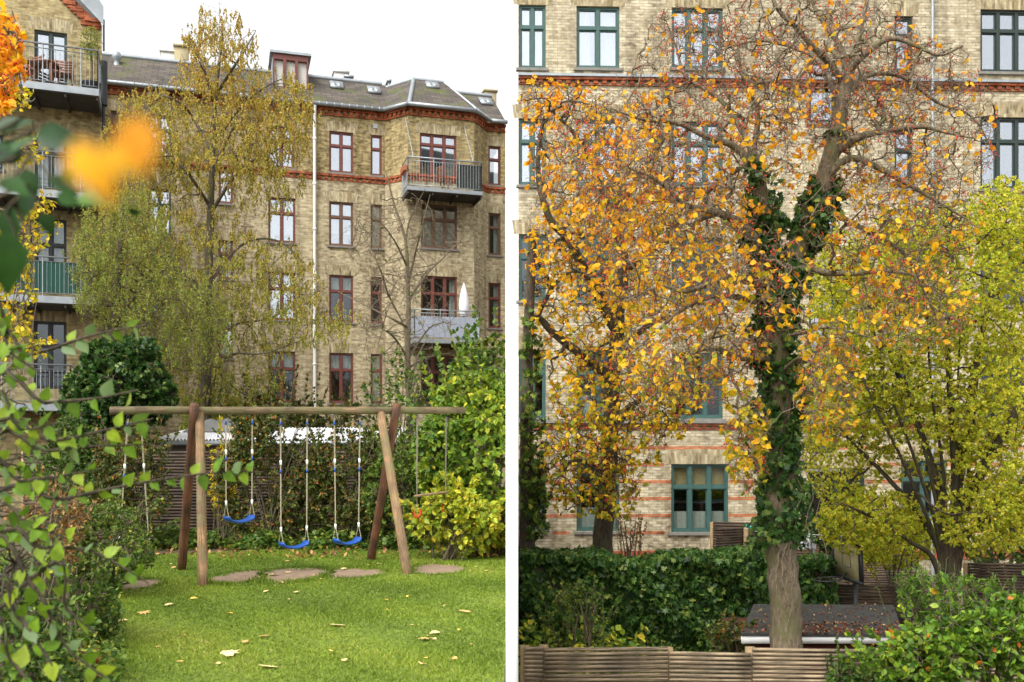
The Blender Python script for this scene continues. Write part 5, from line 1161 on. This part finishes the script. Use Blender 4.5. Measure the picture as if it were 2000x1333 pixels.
shrub('fern_leaved_shrub','fresh green feathery shrub in front of the many-stemmed tree',1740,1960,1105,1210,10.0,.5,'l_bright',.06,420,6,'R',zb=LOW,nsh=22,cn=None,rnd=lambda P: rng.uniform(0,.6,len(P)),tmpl=T_LONG)
shrub('leafy_shrub','green bush at the right edge below the dark log fence',1900,2080,1140,1280,9.6,.5,'l_bright',.06,500,5,'R',zb=LOW,cn=(2,1,-.1),rnd=lambda P: rng.uniform(0,.6,len(P)))
shrub('green_shrub','green and yellow bush behind the clothes dryer and backboard',1650,1850,985,1110,18.0,.8,'l_lime',.08,700,6,'R',zb=LOW,cn=(1.5,1,-.1),rnd=lambda P: rng.uniform(0,.8,len(P)))
shrub('green_shrub','dense green bush behind the stems at the right edge',1880,2060,1000,1140,17.4,.8,'l_green',.08,700,6,'R',zb=LOW,cn=(1.5,1,-.1))

# ================================================================== foreground foliage, left
fb_ = np.array([-2.7,3.4,0.])
def br(*a, r0=.014, r1=.003): return (np.concatenate([[fb_+[rng.normal()*.1,rng.normal()*.1,0.2]],pp(*a)]),r0,r1)
FL = [[(-60,1010,3.6),(120,975,3.6),(250,948,3.6),(400,925,3.6),(515,922,3.65)],[(-60,880,3.6),(100,862,3.6),(200,842,3.6),(300,818,3.6)],[(-60,720,3.5),(60,695,3.5),(180,655,3.5),(290,635,3.5)],[(-60,800,3.4),(90,788,3.4),(190,778,3.4),(270,762,3.4)],
 [(-60,1080,3.2),(60,1140,3.2),(105,1215,3.2),(140,1275,3.2),(240,1345,3.2)],[(-40,1085,3.4),(80,1070,3.4),(170,1075,3.4),(235,1105,3.4),(290,1140,3.4)],[(-60,905,3.7),(90,882,3.7),(190,872,3.7),(300,868,3.7)],
 [(-60,960,3.3),(40,940,3.3),(120,930,3.3),(200,915,3.3)],[(-60,1160,3.1),(30,1200,3.1),(90,1280,3.1),(130,1350,3.1)],[(-60,1240,2.8),(20,1290,2.8),(70,1350,2.8)],[(-60,640,3.5),(20,690,3.5),(80,730,3.5)],[(-60,1040,3.5),(60,1030,3.5),(150,1060,3.5)],[(60,1130,3.3),(130,1190,3.3),(190,1240,3.3)],[(-60,830,3.2),(40,840,3.2),(120,825,3.2)]]
FT = thing('foreground_shrub', fb_, 'arching reddish twigs with bright green serrated leaves reaching in from the left edge', 'shrub')
mbw = MB(); mbl = MB()
for a_ in FL:
    pts,r0,r1 = br(*a_); woods,_ = grow([(pts,.011,.0025)],[(0,0,1,1,3,1,1)],[])
    Q,rr,_ = woods[0]; mbw.tube(Q,rr,6)
    L = np.concatenate([[0],np.cumsum(np.linalg.norm(np.diff(Q,axis=0),axis=1))]); s0_ = L[5]; n = int((L[-1]-s0_)/.034)
    for k in range(n):
        s_ = s0_+(k+rng.uniform(-.25,.25))*.034
        if rng.uniform()<.12: continue
        p = np.array([np.interp(s_,L,Q[:,i_]) for i_ in range(3)]); d = unit(np.array([np.interp(s_+.05,L,Q[:,i_]) for i_ in range(3)])-p+1e-6)
        sg = 1 if k%2 else -1; ax = d*.55+np.array([0,-.15,sg*.75]); 
        leaves(mbl,p[None],.066,T_FINE,ax[None],.1,np.array([rng.uniform(.2,.8)]),.22,face=rng.uniform()<.5)
mbw.build('twigs', M['bark_dark'], FT, smooth=True); mbl.build('foliage', M['l_fore'], FT, smooth=True)
plant('foreground_shrub','leafy green shrub crowding the left edge in front of the lawn','shrub',fb_+[-.2,.6,0],[(np.array([fb_+[-.2,.6,0],at(-60,1100,4.2),at(-40,900,4.2),at(-30,700,4.2)]),.02,.01),(np.array([fb_+[-.2,.6,0],at(-40,1200,4.2),at(30,1100,4.2)]),.015,.008)],
  [(20,800,90,180,4.3,.4,2),(40,1080,90,130,4.3,.4,1.6),(30,960,110,80,4.3,.4,1),(10,1260,110,80,3.9,.4,1)],[dict(n=60,r0=.006,r1=.003,seg=5,amp=.3,clump=False),dict(n=55,r0=.003,r1=.0015,seg=4,amp=.2,k=4,max=.35)],'l_fore',.055,3.0,T_FINE,'L',bark='bark_dark',droop=.1,rnd=lambda P: rng.uniform(.0,1,len(P))**1.3,trunkname='stems',crown='foliage')
# close, out of focus leaves upper left
cb = np.array([-2.1,1.3,0.]); t = thing('near_shrub', cb, 'dark green leaves and two orange leaves very close at the upper left', 'shrub')
mbw = MB(); mbl = MB()
for a_ in [[(-80,330,1.5),(40,300,1.5),(120,360,1.45),(220,385,1.4)],[(-80,300,1.5),(0,270,1.5),(90,240,1.5)],[(-80,420,1.5),(10,420,1.5),(40,500,1.5)],[(-80,360,1.5),(30,350,1.5),(80,400,1.5)]]:
    pts = np.concatenate([[cb+[0,0,.3],cb+[0.,.3,1.6]],pp(*a_)]); woods,_ = grow([(pts,.004,.0012)],[(0,0,1,1,3,1,1)],[]); Q,rr,_ = woods[0]; mbw.tube(Q,rr,6)
for (x,y,D,sz,ang_,c) in [(-10,255,1.5,.055,.2,.15),(70,265,1.45,.06,-.1,.1),(20,300,1.4,.06,2.6,.12),(50,330,1.5,.06,-1.4,.2),(0,350,1.35,.065,-.5,.3),(95,345,1.5,.055,-.9,.25),(60,375,1.45,.06,-1.8,.1),(110,380,1.4,.05,-.4,.35),(20,400,1.5,.07,-1.6,.12),(15,450,1.45,.085,-1.6,.25),(-10,320,1.4,.07,.6,.3),(150,385,1.3,.04,.1,.6),(250,412,1.6,.035,-.2,.15),(130,330,1.3,.035,-1.2,.4),(40,280,1.5,.05,-2.2,.1),(85,415,1.5,.05,-1.3,.2)]:
    leaves(mbl,at(x,y,D)[None],sz,T_FINE,np.array([[math.cos(ang_),.1,math.sin(ang_)]]),.1,np.array([c]),.15,face=True)
mbw.build('twigs', M['bark_dark'], t, smooth=True); mbl.build('foliage', M['l_dark'], t, smooth=True)
mbl = MB()
for (x,y,D,sz,ang_,c) in [(150,275,.36,.020,-1.2,.55),(185,290,.37,.020,-1.5,.6),(210,280,.36,.016,-1.0,.5),(262,228,.36,.019,-1.4,.8),(275,232,.38,.016,-1.7,.85)]: leaves(mbl,at(x,y,D)[None],sz,T_FINE,np.array([[math.cos(ang_),.05,math.sin(ang_)]]),0,np.array([c]),.05,face=True)
mbl.build('orange_leaves', M['l_orange'], t, smooth=True)
mbw = MB(); mbw.tube([cb+[0,.3,1.5],at(60,320,.9),at(150,300,.46),at(262,262,.42)],.0008,4); mbw.build('twigs', M['bark_dark'], t)
# autumn tree whose branches enter at the left edge
ba = np.array([-5.6,8.0,0.])
plant('autumn_tree','tree with orange leaves and dark red berries entering at the top left corner','tree',ba,[(np.array([ba,ba+[0,0,2],ba+[-.1,0,4.5],ba+[0,0,6]]),.12,.04),(np.array([ba+[0,0,3.5],at(-60,150,8),at(20,60,8),at(30,130,8)]),.04,.01)],
  [(5,70,38,60,8,.4,2),(15,140,38,50,8,.4,2),(0,200,24,30,8,.3,.6)],[dict(n=40,r0=.012,r1=.005,seg=5,amp=.4,clump=False),dict(n=230,r0=.004,r1=.002,seg=4,amp=.4,k=3,max=.4)],'l_orange',.085,2.6,T_OVAL,'L',bark='bark',berry=(.8,.011),rnd=lambda P: rng.uniform(.3,.95,len(P)))
bq_ = np.array([-7.0,10.5,0.])
plant('yellow_tree','tree with small bright yellow leaves hanging down the left edge before the balconies','tree',bq_,[(np.array([bq_,bq_+[0,0,2],bq_+[.1,0,4.5],bq_+[.1,0,6.5]]),.11,.04),(np.array([bq_+[0,0,3.8],at(-30,170,10.3),at(60,200,10.2)]),.03,.01),(np.array([bq_+[0,0,2.8],at(-30,420,10.3),at(60,460,10.2)]),.03,.01),(np.array([bq_+[0,0,3.2],at(-30,330,10.3),at(60,290,10.2)]),.03,.01)],
  [(20,190,60,30,10.2,.5,1),(50,290,60,35,10.2,.5,1.2),(30,470,80,60,10.2,.6,2),(20,560,60,70,10.2,.6,1.6),(60,660,60,50,10.2,.6,1),(20,640,50,60,10.2,.6,1.2),(85,420,40,50,10.2,.5,.8)],[dict(n=60,r0=.01,r1=.004,seg=5,amp=.3,clump=False),dict(n=420,r0=.003,r1=.0015,seg=4,amp=.3,k=3,max=.6)],'l_yellow',.058,4,T_OVAL,'L',bark='twig',droop=.6)

# ================================================================== fallen leaves on the lawn
protos = []
for k in range(4):
    m = MB(); leaves(m,np.zeros((1,3)),.13,T_IVY if k%2 else T_OVAL,np.array([[1.,0,0]]),1,np.array([[.5,.75,.95,.3][k]]),.05,flat=.25); o = m.build('fallen_leaf', M['l_fallen'])
    V = o.data.vertices; lo_ = min(v_.co.z for v_ in V)
    for v_ in V: v_.co.z = (v_.co.z-lo_)*.45+abs(math.sin(v_.co.x*30))*.006
    protos.append(o)
nf = 0; tries = 0
big = [(826,1302),(525,1310),(652,1278),(835,1252),(250,1216),(438,1286),(440,1203),(280,1200),(527,1157),(655,1227),(370,1175),(905,1200),(860,1240),(540,1125),(715,1108)]
while nf < 72 and tries < 2000:
    tries += 1
    if nf < len(big): px,py = big[nf]
    else: px = rng.uniform(215,985); py = 1085+rng.uniform(0,1)**2.0*240
    D = EYE*FPX/(py-HZ); x = (px-1000)/FPX*D
    if not inpoly(np.array([x]),np.array([D]),LAWN)[0] or x > -.3: 
        if nf < len(big): big[nf] = (500,1250)
        continue
    src = protos[nf%4]; o = src if nf < 4 else src.copy()
    if nf >= 4: COL.objects.link(o)
    o.location = (x,D,.026); o.rotation_euler = (rng.uniform(-.2,.2),rng.uniform(-.2,.2),rng.uniform(0,6.28)); s_ = 1.0 if nf < 15 else rng.uniform(.28,.7); o.scale = (s_,)*3
    tag(o,'pale fallen leaf lying on the lawn','leaf','fallen leaves scattered on the lawn'); nf += 1
